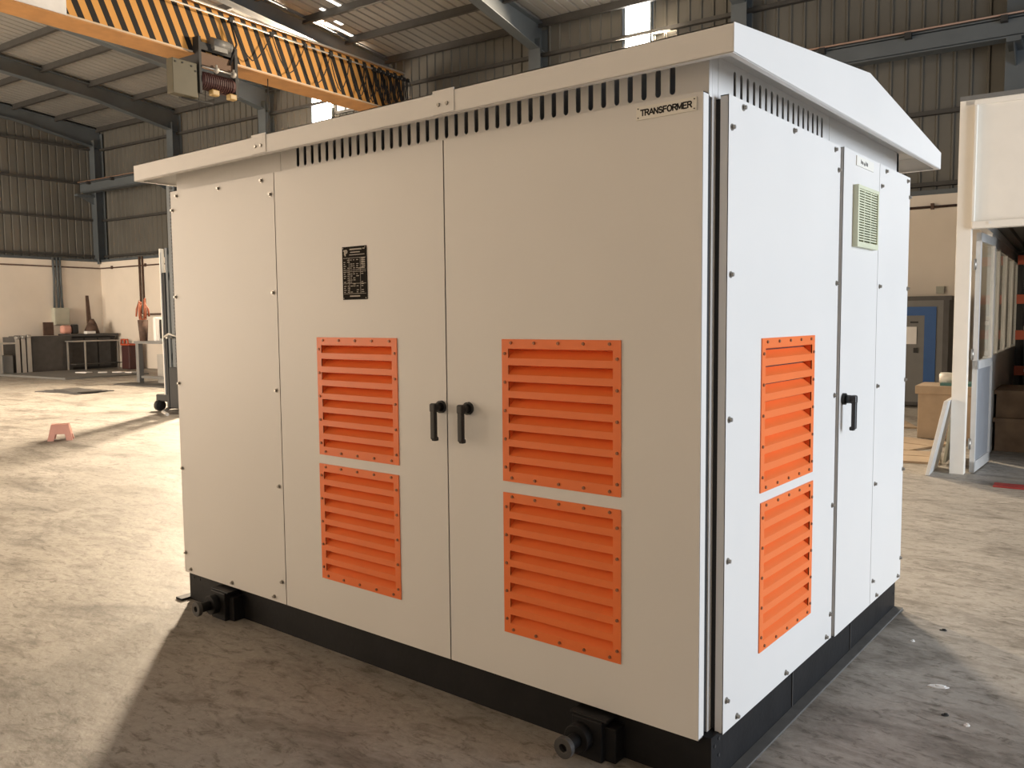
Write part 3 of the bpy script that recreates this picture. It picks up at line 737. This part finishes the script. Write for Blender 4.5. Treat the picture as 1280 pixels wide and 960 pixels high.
m = MB(); m.tube([(-0.05, -0.10, 1.25), (0.10, -0.12, 1.30), (0.32, -0.10, 1.25)], 0.018); m.box(-0.02, 0.02, -0.1, 0.0, 1.22, 1.27); m.box(0.26, 0.30, -0.1, 0.0, 1.22, 1.27); m.build('handle_bar', M_rail, stk)
m = MB(); m.tube([(-0.10, -0.05, 0.06), (0.2, -0.35, 0.05), (0.55, -0.5, 0.04)], 0.025); m.build('support_leg', M_rail, stk)
for (x, y) in ((-0.45, 0.02), (0.35, 0.45)):
    m = MB(); m.cyl((x - 0.03, y, 0.09), (x + 0.05, y, 0.09), 0.09, seg=22); m.cyl((x - 0.04, y, 0.09), (x + 0.06, y, 0.09), 0.03); m.build('wheel', M_rubber, stk)

# work table with bucket, monitor and things beneath
tb = shed(empty('work_table')); tb.location = W(-17.17, 10.1)
tag(tb, 'grey steel work table behind the pallet stacker', 'table')
m = MB(); m.box(-1.25, 1.1, -0.55, 0.55, 0.97, 1.03); m.build('tabletop', M_grey, tb)
for (x, y) in ((-1.16, -0.46), (-1.16, 0.46), (1.0, -0.46), (1.0, 0.46)):
    m = MB(); m.box(x - 0.06, x + 0.06, y - 0.06, y + 0.06, 0.0, 0.97); m.build('leg', M_grey, tb)
m = MB(); m.box(-1.2, 1.05, -0.48, -0.42, 0.12, 0.18); m.box(-1.2, 1.05, 0.42, 0.48, 0.12, 0.18); m.build('stretcher', M_grey, tb)
m = MB(); m.cyl((0, 0, 0), (0, 0, 0.52), 0.09, 0.125, 20); bk = m.build('bucket', M_darkwood)
bk.location = W(-18.25, 9.72, 1.03); tag(bk, 'tall dark bucket stuffed with cables on the work table', 'bucket')
m = MB(); rr = random.Random(2)
for k in range(6):
    a = 2 * PI * k / 6; x, y = 0.07 * math.cos(a), 0.07 * math.sin(a)
    m.tube([(x, y, 0.535), (x * 1.3, y * 1.2, 0.75), (x * 1.5 + rr.uniform(-.05, .05), y, 0.98 + rr.uniform(-.06, .06)), (x * 2.0, y * 1.8, 0.78), (x * 2.3, y * 2, 0.60)], 0.022, 6)
m.tube([(x, y, 0.535) for x, y in ((0.07 * math.cos(2 * PI * k / 12), 0.07 * math.sin(2 * PI * k / 12)) for k in range(13))], 0.02, 6)
cb = m.build('welding_cables', M_cable); cb.location = W(-18.25, 9.72, 1.03); tag(cb, 'tangle of red welding cables standing out of the dark bucket', 'cables')
m = MB(); m.box(-0.04, 0.04, -0.04, 0.04, 0.522, 0.66, bev=0.02); rg = m.build('rag', M_pale); rg.location = W(-18.25, 9.72, 1.03); tag(rg, 'pale crumpled rag on top of the dark bucket', 'rag')
m = MB(); m.box(-0.06, 0.06, -0.13, 0.13, 0, 0.58, bev=0.02); mo = shed(m.build('welding_set', M_paper)); mo.location = W(-17.83, 9.88, 1.03)
tag(mo, 'white upright machine with black front on the work table', 'machine'); m = MB(); m.box(0.0602, 0.068, -0.03, 0.10, 0.06, 0.52); m.build('front_panel', M_dark, mo)
m = MB(); m.box(-0.16, 0.16, -0.16, 0.16, 0, 0.70); ob = shed(m.build('metal_bin', M_silver)); ob.location = W(-17.75, 10.0, 0.0); tag(ob, 'light grey metal bin beneath the work table', 'bin')
m = MB(); m.box(-0.35, 0.35, -0.25, 0.25, 0, 0.35); ob = shed(m.build('cardboard_carton', M_card)); ob.location = W(-18.2, 11.1, 0.0); tag(ob, 'brown carton behind the legs of the work table', 'carton')
m = MB(); m.prism([(-0.55, 0), (1.6, 0), (1.6, 0.03), (-0.35, 0.03)], 1, -0.45, 0.05); ob = shed(m.build('steel_ramp', M_greysheet)); ob.location = W(-17.85, 9.4); tag(ob, 'low black steel ramp on the floor at the foot of the work table', 'ramp')

# steel plates on the floor
for i, (s, t, w, d, r, z) in enumerate(((-17.25, 7.40, 1.5, 0.8, 8, 0.0), (-17.1, 7.35, 1.35, 0.62, 2, 0.019), (-16.95, 7.3, 1.2, 0.5, -6, 0.038))):
    m = MB(); m.box(-w / 2, w / 2, -d / 2, d / 2, 0, 0.018); ob = m.build('steel_plate', M_greysheet); ob.location = W(s, t, z); ob.rotation_euler = (0, 0, TH + math.radians(r))
    tag(ob, ('dark steel plate lowest in the pile on the floor behind the stool', 'dark steel plate in the middle of the pile behind the stool', 'dark steel plate topmost of the pile behind the stool')[i], 'plate', 'steel plates on the floor')
m = MB(); m.box(-1.9, 1.7, -1.4, 1.0, 0, 0.05); ob = shed(m.build('steel_sheet_stack', M_grey)); ob.location = W(-22.9, 10.7); tag(ob, 'low stack of wide grey steel sheets on the floor before the bench', 'sheet')
for i, (s, t, r, w) in enumerate(((-22.9, 10.75, 20, 0.4), (-22.45, 11.05, -25, 0.35), (-22.1, 11.35, 30, 0.3), (-21.65, 11.45, 10, 0.3))):
    m = MB(); m.box(-w / 2, w / 2, -0.12, 0.12, 0, 0.03, bev=0.012); ob = m.build('plastic_scrap', M_paper); ob.location = W(s, t, 0.052); ob.rotation_euler = (0, 0, math.radians(r))
    tag(ob, ('crumpled white plastic scrap nearest the long bench', 'crumpled white plastic scrap, second from the bench', 'crumpled white plastic scrap, third from the bench', 'crumpled white plastic scrap nearest the work table')[i], 'scrap', 'white plastic scraps on the steel sheets')
for i, (s, t) in enumerate(((-21.6, 12.6), (-20.0, 12.7))):
    m = MB(); m.box(-0.3, 0.3, -0.12, 0.12, 0, 0.03); ob = m.build('paper_sheet', M_paper); ob.location = W(s, t, 0.0)
    tag(ob, ('white paper on the floor below the red bin', 'white paper on the floor beneath the work table')[i], 'paper', 'papers on the floor')

# benches and cabinets along the left wall
bn = shed(empty('long_workbench')); bn.location = W(-26.0, 12.35)
tag(bn, 'long dark steel workbench in the corner of the shed', 'workbench')
m = MB(); m.box(-0.45, 0.35, -0.42, 1.15, 1.06, 1.14); m.build('benchtop', M_greysheet, bn)
m = MB(); m.box(-0.4, 0.25, -0.4, 1.1, 0.0, 1.05); m.build('cupboard', M_dark, bn)
for y in (-0.2, 0.25, 0.7):
    m = MB(); m.box(0.25, 0.275, y - 0.2, y + 0.2, 0.08, 1.0); m.build('cupboard_door', M_greysheet, bn)
cb = shed(empty('steel_enclosure')); cb.location = W(-25.9, 11.10)
tag(cb, 'dark grey steel enclosure standing at the end of the long workbench', 'cabinet')
m = MB(); m.box(-0.35, 0.35, -0.52, 0.78, 0.0, 1.09); m.build('body', M_greysheet, cb, bevel=0.01)
m = MB(); m.box(0.35, 0.365, -0.45, 0.71, 0.06, 1.04); m.build('door', M_greysheet, cb, bevel=0.004)
for i, (t, lab) in enumerate(((10.50, 'bright edged steel frame leaning nearest the dark enclosure'), (10.34, 'bright edged steel frame, middle one beside the dark enclosure'), (10.17, 'bright edged steel frame, outermost one beside the dark enclosure'))):
    fr = shed(empty('cabinet_frame')); fr.location = W(-25.75, t); tag(fr, lab, 'frame', 'steel frames beside the enclosure')
    m = MB(); m.box(-0.45, 0.30, -0.05, 0.05, 0.0, 1.12 - 0.02 * i); m.build('panel', M_greysheet, fr)
    m = MB(); m.box(0.30, 0.33, -0.06, 0.06, 0.0, 1.14 - 0.02 * i); m.cyl((0.315, -0.06, 1.1 - 0.02 * i), (0.315, 0.06, 1.1 - 0.02 * i), 0.05, seg=12); m.build('edge', M_silver, fr)
tf = shed(empty('steel_trestle')); tf.location = W(-25.6, 9.62); tag(tf, 'low steel trestle with bright top rail against the left wall', 'trestle')
m = MB(); m.box(-0.4, 0.3, -0.7, 0.45, 0.88, 0.93); m.build('top', M_silver, tf)
for (x, y) in ((-0.35, -0.6), (0.25, -0.6), (-0.35, 0.02), (0.25, 0.02)):
    m = MB(); m.box(x - 0.03, x + 0.03, y - 0.03, y + 0.03, 0, 0.88); m.build('leg', M_silver, tf)
m = MB(); m.box(-0.3, 0.2, -0.6, -0.05, 0.05, 0.75); ob = thing(m.build('steel_box', M_greysheet), 'dark steel box stored beneath the low trestle', 'box'); ob.location = W(-25.6, 9.62)
m = MB(); m.box(-0.3, 0.2, 0.1, 0.4, 0.0, 0.55, bev=0.03); ob = thing(m.build('metal_offcut_bin', M_grey), 'grey offcut bin between trestle and bright edged frames', 'bin'); ob.location = W(-25.6, 9.62)
ft = shed(empty('frame_table')); ft.location = W(-25.2, 12.35); tag(ft, 'light steel frame table before the long workbench', 'table')
m = MB(); m.box(-0.25, 0.2, -0.75, 1.0, 0.90, 0.935); m.build('top', M_silver, ft)
for (x, y) in ((-0.2, -0.7), (0.17, -0.35), (-0.2, 0.95), (0.17, 0.95)):
    m = MB(); m.box(x - 0.02, x + 0.02, y - 0.02, y + 0.02, 0, 0.9); m.build('leg', M_silver, ft)
m = MB(); m.box(-0.16, 0.16, -0.65, 0.9, 0.18, 0.21); m.build('lower_shelf', M_greysheet, ft)

dbx = shed(empty('distribution_box')); dbx.location = W(-26.7, 12.12); tag(dbx, 'grey wall mounted distribution box over the workbench', 'electrical box')
m = MB(); m.box(0.0, 0.2, -0.24, 0.24, 1.42, 1.98, bev=0.01); m.build('box', M_pale, dbx)
m = MB(); m.box(0.2, 0.21, -0.21, 0.21, 1.45, 1.95); m.build('door', M_pale, dbx)
for y in (-0.16, -0.02, 0.10):
    m = MB(); m.tube([(0.05, y, 1.98), (0.05, y * 0.8, 3.0), (0.05, y * 0.9, 3.6)], 0.035); m.build('conduit', M_steel, dbx)
m = MB(); m.box(-0.02, 0.02, -0.16, 0.16, 0, 0.42); ob = shed(m.build('brown_board', M_darkwood)); ob.location = W(-26.3, 11.55, 1.1); tag(ob, 'small brown board propped on the enclosure by the wall', 'board')
m = MB(); m.box(-0.12, 0.12, -0.16, 0.16, 0, 0.28, bev=0.08); ob = shed(m.build('pink_bag', M_pink)); ob.location = W(-26.15, 12.02, 1.14); tag(ob, 'pink bag on the workbench under the distribution box', 'bag')
m = MB(); m.box(-0.1, 0.1, -0.1, 0.1, 0, 0.3, bev=0.04); ob = shed(m.build('black_bag', M_dark)); ob.location = W(-26.15, 12.3, 1.14); tag(ob, 'small black bag next to the pink bag', 'bag')
m = MB(); m.prism([(-0.07, 0), (0.09, 0), (0.05, 1.25), (-0.03, 1.25)], 0, -0.03, 0.03); ob = shed(m.build('leaning_plank', M_darkwood)); ob.location = W(-26.4, 12.95, 1.14); ob.rotation_euler = (0, -0.07, TH); tag(ob, 'narrow dark plank leaning on the wall in the corner', 'plank')
m = MB(); m.cyl((0, 0, 0), (0, 0.02, 0.3), 0.24, 0.14, 12); m.cyl((0, 0.02, 0.3), (0, 0.03, 0.46), 0.14, 0.05, 12); ob = shed(m.build('dark_sack', M_darkwood)); ob.location = W(-26.1, 12.85, 1.157); tag(ob, 'dark sack slumped at the foot of the plank', 'sack')
m = MB(); m.box(-0.1, 0.1, -0.14, 0.14, 0, 0.08); ob = shed(m.build('white_carton', M_paper)); ob.location = W(-25.78, 12.60, 1.14); tag(ob, 'little white carton before the dark sack', 'carton')
rb = shed(empty('red_bin')); rb.location = W(-24.4, 13.15); tag(rb, 'maroon bin with orange rim between bench and work table', 'bin')
m = MB(); m.box(-0.22, 0.22, -0.2, 0.2, 0, 0.75, bev=0.03); m.build('tub', M_maroon, rb)
m = MB(); m.box(-0.235, 0.235, -0.215, 0.215, 0.752, 0.82, bev=0.02)
for x in (-0.1, 0.1): m.tube([(x - 0.1, -0.2, 0.8), (x - 0.07, -0.2, 0.95), (x + 0.07, -0.2, 0.95), (x + 0.1, -0.2, 0.8)], 0.03, 6)
m.build('rim', M_orred, rb)
vp = shed(empty('wall_pipes')); vp.location = W(-24.3, 13.57); tag(vp, 'pair of vertical brown pipes on the far wall behind the bucket', 'pipes')
for x in (-0.09, 0.07):
    m = MB(); m.cyl((x, 0, 1.0), (x, 0, 3.6), 0.035, seg=10); m.build('pipe', M_darkwood, vp)
m = MB(); m.box(-1.2, 1.2, -0.25, 0.0, 0, 0.05); ob = shed(m.build('wall_bracket_shelf', M_darkwood)); ob.location = W(-23.0, 13.6, 1.72); tag(ob, 'narrow brown shelf on the far wall beside the pallet stacker', 'shelf')
# something black on castors at the left edge
cs = empty('castor_trolley'); cs.location = W(-12.75, 3.62); tag(cs, 'black castor of a trolley at the edge of the bright floor', 'castor')
m = MB(); m.cyl((-0.02, 0, 0.055), (0.02, 0, 0.055), 0.055, seg=16); m.build('wheel', M_rubber, cs)
m = MB(); m.box(-0.035, 0.035, -0.03, 0.05, 0.06, 0.16); m.build('fork', M_dark, cs)

# ================================================================== RIGHT BACKGROUND
# machine enclosure with a blue frame
mc = shed(empty('machine_enclosure')); mc.location = W(-1.65, 12.6); tag(mc, 'dark grey machine enclosure with blue framed front by the far wall', 'machine')
m = MB(); m.box(-0.85, 0.80, 0.0, 0.9, 0.02, 1.72); m.box(-0.9, 0.83, -0.03, 0.9, 1.72, 1.79); m.box(0.72, 0.80, -0.06, 0.0, 0.0, 1.72); m.box(-0.85, -0.77, -0.06, 0.0, 0.0, 1.72); m.build('cabinet', M_greysheet, mc)
m = MB(); m.box(-0.77, 0.72, -0.035, -0.005, 1.62, 1.72); m.box(0.60, 0.72, -0.035, -0.005, 0.05, 1.62); m.build('grey_surround', M_grey, mc)
m = MB(); m.box(-0.77, 0.62, -0.05, -0.035, 1.48, 1.62); m.box(0.45, 0.62, -0.05, -0.035, 0.05, 1.48); m.build('blue_frame', M_blue, mc)
m = MB(); m.box(-0.75, 0.45, -0.045, -0.03, 0.08, 1.48); dr2 = m.build('door', M_grey, mc)
m = MB(); m.box(0.24, 0.36, -0.052, -0.045, 1.36, 1.385); m.box(0.30, 0.36, -0.07, -0.045, 0.88, 0.96); m.build('handle', M_dark, dr2)
m = MB(); m.box(-1.65 - 0.02, -1.65 + 0.34, 12.540, 12.548, 1.02, 1.30); ob = shed(m.build('paper_notice', M_paper)); tag(ob, 'white paper notice taped to the blue framed machine', 'notice')
m = MB(); m.box(-0.06, 0.06, -0.05, 0.0, 0, 0.12); ob = shed(m.build('junction_box', M_pale)); ob.location = W(-1.12, 13.6, 1.85); tag(ob, 'tiny cream junction box on the far wall over the machine', 'electrical box')
# crate
ct = shed(empty('wooden_crate')); ct.location = W(-0.36, 9.0); tag(ct, 'brown wooden crate beside the cream cabin', 'crate')
m = MB(); m.box(-0.34, 0.28, -0.25, 0.35, 0.0, 0.62); m.build('body', M_card, ct, bevel=0.01)
m = MB(); m.box(-0.37, 0.29, -0.28, 0.37, 0.54, 0.64); m.build('lid', M_card, ct, bevel=0.008)
m = MB(); m.box(-0.15, 0.25, -0.2, 0.2, 0, 0.035); ob = shed(m.build('green_tray', M_teal)); ob.location = W(-0.32, 9.0, 0.64); tag(ob, 'dark green tray lying on the wooden crate', 'tray')
m = MB(); m.cyl((0, 0, 0), (0, 0, 0.10), 0.08, seg=18); m.ring((0, 0, 0.10), (0, 0, 0.115), 0.07, 0.03); ob = shed(m.build('tape_roll', M_plate)); ob.location = W(-0.42, 8.95, 0.675); tag(ob, 'cream roll of tape on the green tray', 'tape')
# leaning panels
def quad_slab(p0, p1, w, th, name, m_):
    """panel from foot p0 to head p1 (shed s,z) reaching w along t"""
    (a, z0), (c, z1) = p0, p1; m = MB()
    m.prism([(a, z0), (a + th, z0), (c + th, z1), (c, z1)], 1, 0, w)
    return m.build(name, m_, bevel=0.004)
ob = shed(quad_slab((-0.235, 0.0), (-0.095, 0.70), 0.55, 0.035, 'propped_sheet', M_alu)); ob.location = W(0, 6.15); tag(ob, 'white edged metal panel leaning against the cabin corner post', 'panel')
ob = shed(quad_slab((-0.17, 0.03), (-0.11, 0.55), 0.7, 0.03, 'propped_sheet', M_pale)); ob.location = W(0.0, 6.8); tag(ob, 'grey sheet leaning behind the white edged panel', 'panel')
for i, (s, t, r, w, d, z) in enumerate(((-0.62, 7.15, 12, 0.75, 0.75, 0.0), (-0.75, 8.1, -18, 0.7, 0.9, 0.0), (-1.35, 9.9, 25, 0.8, 0.8, 0.0))):
    m = MB(); m.box(-w / 2, w / 2, -d / 2, d / 2, 0, 0.022); m.box(-w / 2, w / 2, -0.006, 0.006, 0.02, 0.026); ob = m.build('cardboard_sheet', M_card); ob.location = W(s, t, z); ob.rotation_euler = (0, 0, math.radians(r))
    tag(ob, ('flattened cardboard on the floor nearest the leaning panel', 'flattened cardboard on the floor in front of the crate', 'flattened cardboard on the floor before the blue framed machine')[i], 'cardboard', 'flattened cardboard beside the cabin')

# cream cabin
CT = 6.36
cab = shed(empty('store_cabin')); tag(cab, 'cream cabin with open front and glazed aluminium door', 'cabin')
m = MB(); m.box(-0.06, 0.062, CT, CT + 0.12, 0.0, 3.42); m.build('corner_post', M_cream, cab, bevel=0.004)
m = MB(); m.box(0.062, 2.6, CT + 0.02, CT + 0.08, 2.33, 3.40); m.box(-0.02, 2.6, CT, CT + 0.1, 3.37, 3.42); m.build('fascia_panel', M_cream, cab, bevel=0.006)
m = MB(); m.box(0.062, 0.085, CT - 0.035, CT + 0.02, 2.33, 3.37); m.build('fascia_edge', M_plate, cab, bevel=0.004)
m = MB(); m.box(0.06, 2.6, CT - 0.035, CT + 0.06, 2.265, 2.335); m.build('lintel', M_cream, cab, bevel=0.012)
m = MB(); m.cyl((0.21, CT - 0.036, 2.31), (0.21, CT - 0.042, 2.31), 0.012, seg=12); m.build('bolt', M_paper, cab)
m = MB(); m.box(0.10, 0.145, 7.5, 11.6, 0.0, 1.02); m.box(0.10, 0.145, 7.4, 11.6, 2.18, 2.3); m.box(0.09, 0.155, 7.4, 11.6, 1.0, 1.06); m.box(0.08, 0.15, CT + 0.1, 11.6, 2.3, 3.4); m.build('side_wall', M_alu, cab)
for t in (7.45, 7.75, 8.35, 9.35, 10.4, 11.5):
    m = MB(); m.box(0.10, 0.15, t, t + 0.06, 0.0 if t < 7.5 else 1.05, 2.2); m.build('mullion', M_alu, cab)
m = MB(); m.box(0.12, 0.126, 7.5, 11.5, 1.06, 2.18); m.build('side_glass', M_glass, cab)
m = MB(); P = corr(0.1, 2.6, 0.2, 0.03)
for (x, y), (x2, y2) in zip(P, P[1:]): m.face([(x, CT + 0.08, 2.40 + y), (x2, CT + 0.08, 2.40 + y2), (x2, 11.6, 2.34 + y2), (x, 11.6, 2.34 + y)])
m.build('ceiling_sheet', M_sheet, cab)
m = MB(); m.box(0.1, 2.6, 11.6, 11.66, 0, 3.4); m.box(2.56, 2.62, CT, 11.66, 0, 3.4); m.box(-0.06, 2.62, CT, 11.66, 3.42, 3.46); m.build('rear_wall', M_grey, cab)
# glazed door swung inwards
dA = math.atan2(0.06, 0.85)
DM = Matrix.Translation((0.095, CT + 0.10, 0)) @ Matrix.Rotation(-dA, 4, 'Z')
d = MB(); d.box(0, 0.04, 0.0, 0.055, 0.012, 2.24); d.box(0, 0.04, 0.77, 0.825, 0.012, 2.24); d.box(0, 0.04, 0, 0.82, 2.16, 2.24); d.box(0, 0.04, 0, 0.82, 0.98, 1.06); d.box(0, 0.04, 0, 0.82, 0.012, 0.11)
door = d.build('door', M_alu, cab, DM)
d = MB(); d.box(0.012, 0.028, 0.05, 0.78, 0.1, 1.0); d.build('door_panel', M_bluegrey, door, DM)
d = MB(); d.box(0.017, 0.023, 0.05, 0.78, 1.05, 2.17); d.build('door_glass', M_glass, door, DM)
for z in (0.28, 1.12, 1.95):
    d = MB(); d.cyl((-0.004, 0.0, z - 0.05), (-0.004, 0.0, z + 0.05), 0.012, seg=10); d.build('hinge', M_bolt, door, DM)

# shelving rack inside the cabin
rk = shed(empty('storage_rack')); rk.location = W(0.5, 10.3); tag(rk, 'storage rack with orange red beams inside the cabin', 'rack')
for x in (-0.30, 1.6):
    for y in (0.0, 0.6):
        m = MB(); m.box(x, x + 0.06, y, y + 0.06, 0, 2.28); m.build('upright', M_dark, rk)
for z in (2.12, 1.62, 1.16, 0.70):
    m = MB(); m.box(-0.3, 1.66, -0.04, 0.0, z, z + 0.12); bm_ = m.build('beam', M_orred, rk)
    m = MB()
    for q in range(4): m.box(-0.19 + q * 0.035, -0.17 + q * 0.035, -0.043, -0.039, z + 0.045, z + 0.085)
    m.build('beam_label', M_paper, bm_)
    m = MB(); m.box(-0.28, 1.64, 0.0, 0.62, z + 0.02, z + 0.05); m.build('shelf', M_greysheet, rk)
rr = random.Random(8)
for j, z in enumerate((1.28, 0.82)):
    for k in range(3):
        m = MB(); m.box(-0.25, 0.35, -0.25, 0.25, 0, 0.06, bev=0.015); ob = m.build('cardboard_bundle', (M_card, M_paper)[(k + j) % 2]); ob.location = W(0.55 + 0.03 * k, 10.55, z + 0.062 * k); ob.rotation_euler = (0, 0, TH + rr.uniform(-0.15, 0.15))
        tag(ob, '%s flat bundle of %s on the rack shelf %s' % (('lowest', 'middle', 'topmost')[k], ('cardboard', 'pale papers')[(k + j) % 2], ('below the second orange beam', 'next above the low crates')[j]), 'bundle', 'flat bundles on the rack shelves')
for i, (z0, z1, dt) in enumerate(((0.0, 0.36, 0.0), (0.36, 0.66, 0.06))):
    cr2 = shed(empty('plank_crate')); cr2.location = W(0.95, 8.5 + dt); tag(cr2, ('long brown plank crate on the cabin floor', 'long brown plank crate stacked on the floor crate in the cabin')[i], 'crate', 'plank crates inside the cabin')
    m = MB(); m.box(-0.78, 0.9, -0.4, 0.5, z0, z1 - 0.02); m.build('sides', M_wood, cr2, bevel=0.006)
    m = MB(); m.box(-0.80, 0.92, -0.42, 0.52, z1 - 0.04, z1); m.build('lid', M_wood, cr2)
m = MB(); m.box(0.34, 2.2, 5.86, 6.04, 0, 0.012); ob = shed(m.build('red_mat', M_red)); tag(ob, 'red mat strip on the floor before the cabin', 'mat')

# floor litter by the kiosk
def scrap(x, y, w, d, m_, label, name='paper_scrap', rz=0.3):
    m = MB(); q = [(-w, -d * 0.4), (-w * 0.3, -d), (w * 0.6, -d * 0.7), (w, d * 0.2), (w * 0.2, d), (-w * 0.7, d * 0.6)]
    m.prism(q, 2, 0, 0.004); m.prism([(a * 0.5 + w * 0.2, c * 0.5) for a, c in q], 2, 0.004, 0.009)
    ob = m.build(name, m_); ob.location = (x, y, 0); ob.rotation_euler = (0, 0, rz); tag(ob, label, 'scrap'); return ob
LIT = [(0.424, 1.27, 0.04, 0.016, M_paper, 'torn white paper scrap on the floor beside the kiosk'),
       (0.50, 1.02, 0.013, 0.010, M_dark, 'little black chip on the floor nearest the camera', 'plastic_chip'),
       (0.58, 0.98, 0.011, 0.009, M_paper, 'tiny white paper bit beside the black chip'),
       (0.22, 1.72, 0.010, 0.008, M_paper, 'tiny white paper bit near the black base'),
       (0.30, 1.95, 0.016, 0.006, M_dark, 'thin black chip on the floor near the black base', 'plastic_chip')]
for q in LIT: scrap(q[0], q[1], q[2], q[3], q[4], q[5], q[6] if len(q) > 6 else 'paper_scrap')

# ================================================================== LIGHT
def area(name, loc, rot_to, sx, sy, power, col, spread=180):
    l = bpy.data.lights.new(name, 'AREA'); l.shape = 'RECTANGLE'; l.size = sx; l.size_y = sy; l.energy = power; l.color = col; l.spread = math.radians(spread)
    o = bpy.data.objects.new(name, l); C.objects.link(o); o.location = loc
    dirv = (Vector(rot_to) - Vector(loc)).normalized(); o.rotation_euler = dirv.to_track_quat('-Z', 'Y').to_euler(); return o
# daylight through the two high windows
WARM = (1.0, 0.81, 0.59)
area('window_daylight', W(-16.13, T1 + 0.06, 7.14), W(-10, 2, 0), 1.4, 1.1, 4600, WARM, 128)
area('window_daylight', W(-6.88, T1 + 0.06, 7.42), W(-5.5, 2, 0), 1.7, 1.2, 1800, WARM, 150)
# area lights in unseen door openings, the front two added as fill
area('unseen_door_fill', W(S1 - 0.05, 3.3, 2.45), W(0, 2.6, 1.6), 4.9, 4.8, 1120, (0.83, 0.91, 1.0))
area('unseen_door_fill', W(-10.5, T0 + 0.05, 2.7), W(-9.5, 4, 2.5), 5.2, 4.8, 400, (1.0, 0.80, 0.60))  # added warm fill for the kiosk front
area('unseen_door_fill', W(-21.8, T0 + 0.05, 2.6), W(-22, 4, 2.4), 6.2, 4.8, 2300, (1.0, 0.84, 0.67))  # added fill to brighten the plaster at the far left

w = bpy.data.worlds.new('sky'); SC.world = w; w.use_nodes = True
bg = w.node_tree.nodes['Background']; bg.inputs['Color'].default_value = (0.80, 0.88, 1.0, 1); bg.inputs['Strength'].default_value = 0.15

# ================================================================== CAMERA
cam = bpy.data.cameras.new('camera'); co = bpy.data.objects.new('camera', cam); C.objects.link(co)
cam.sensor_fit = 'HORIZONTAL'; cam.sensor_width = 36; cam.lens = 1057.55 * 36 / 1280; cam.clip_start = 0.05; cam.clip_end = 200
R = Matrix.Rotation(0.676, 4, 'Z') @ Matrix.Rotation(1.4938, 4, 'X') @ Matrix.Rotation(-0.0095, 4, 'Z')
co.matrix_world = Matrix.Translation((1.1578, -2.3624, 1.4908)) @ R
SC.camera = co
SC.view_settings.view_transform = 'Standard'; SC.view_settings.look = 'None'
SC.view_settings.exposure = 0.0; SC.view_settings.gamma = 1.0; SC.view_settings.use_curve_mapping = False
SC.cycles.use_denoising = True
SC.cycles.max_bounces = 8; SC.cycles.diffuse_bounces = 5
SC.cycles.sample_clamp_indirect = 6.0
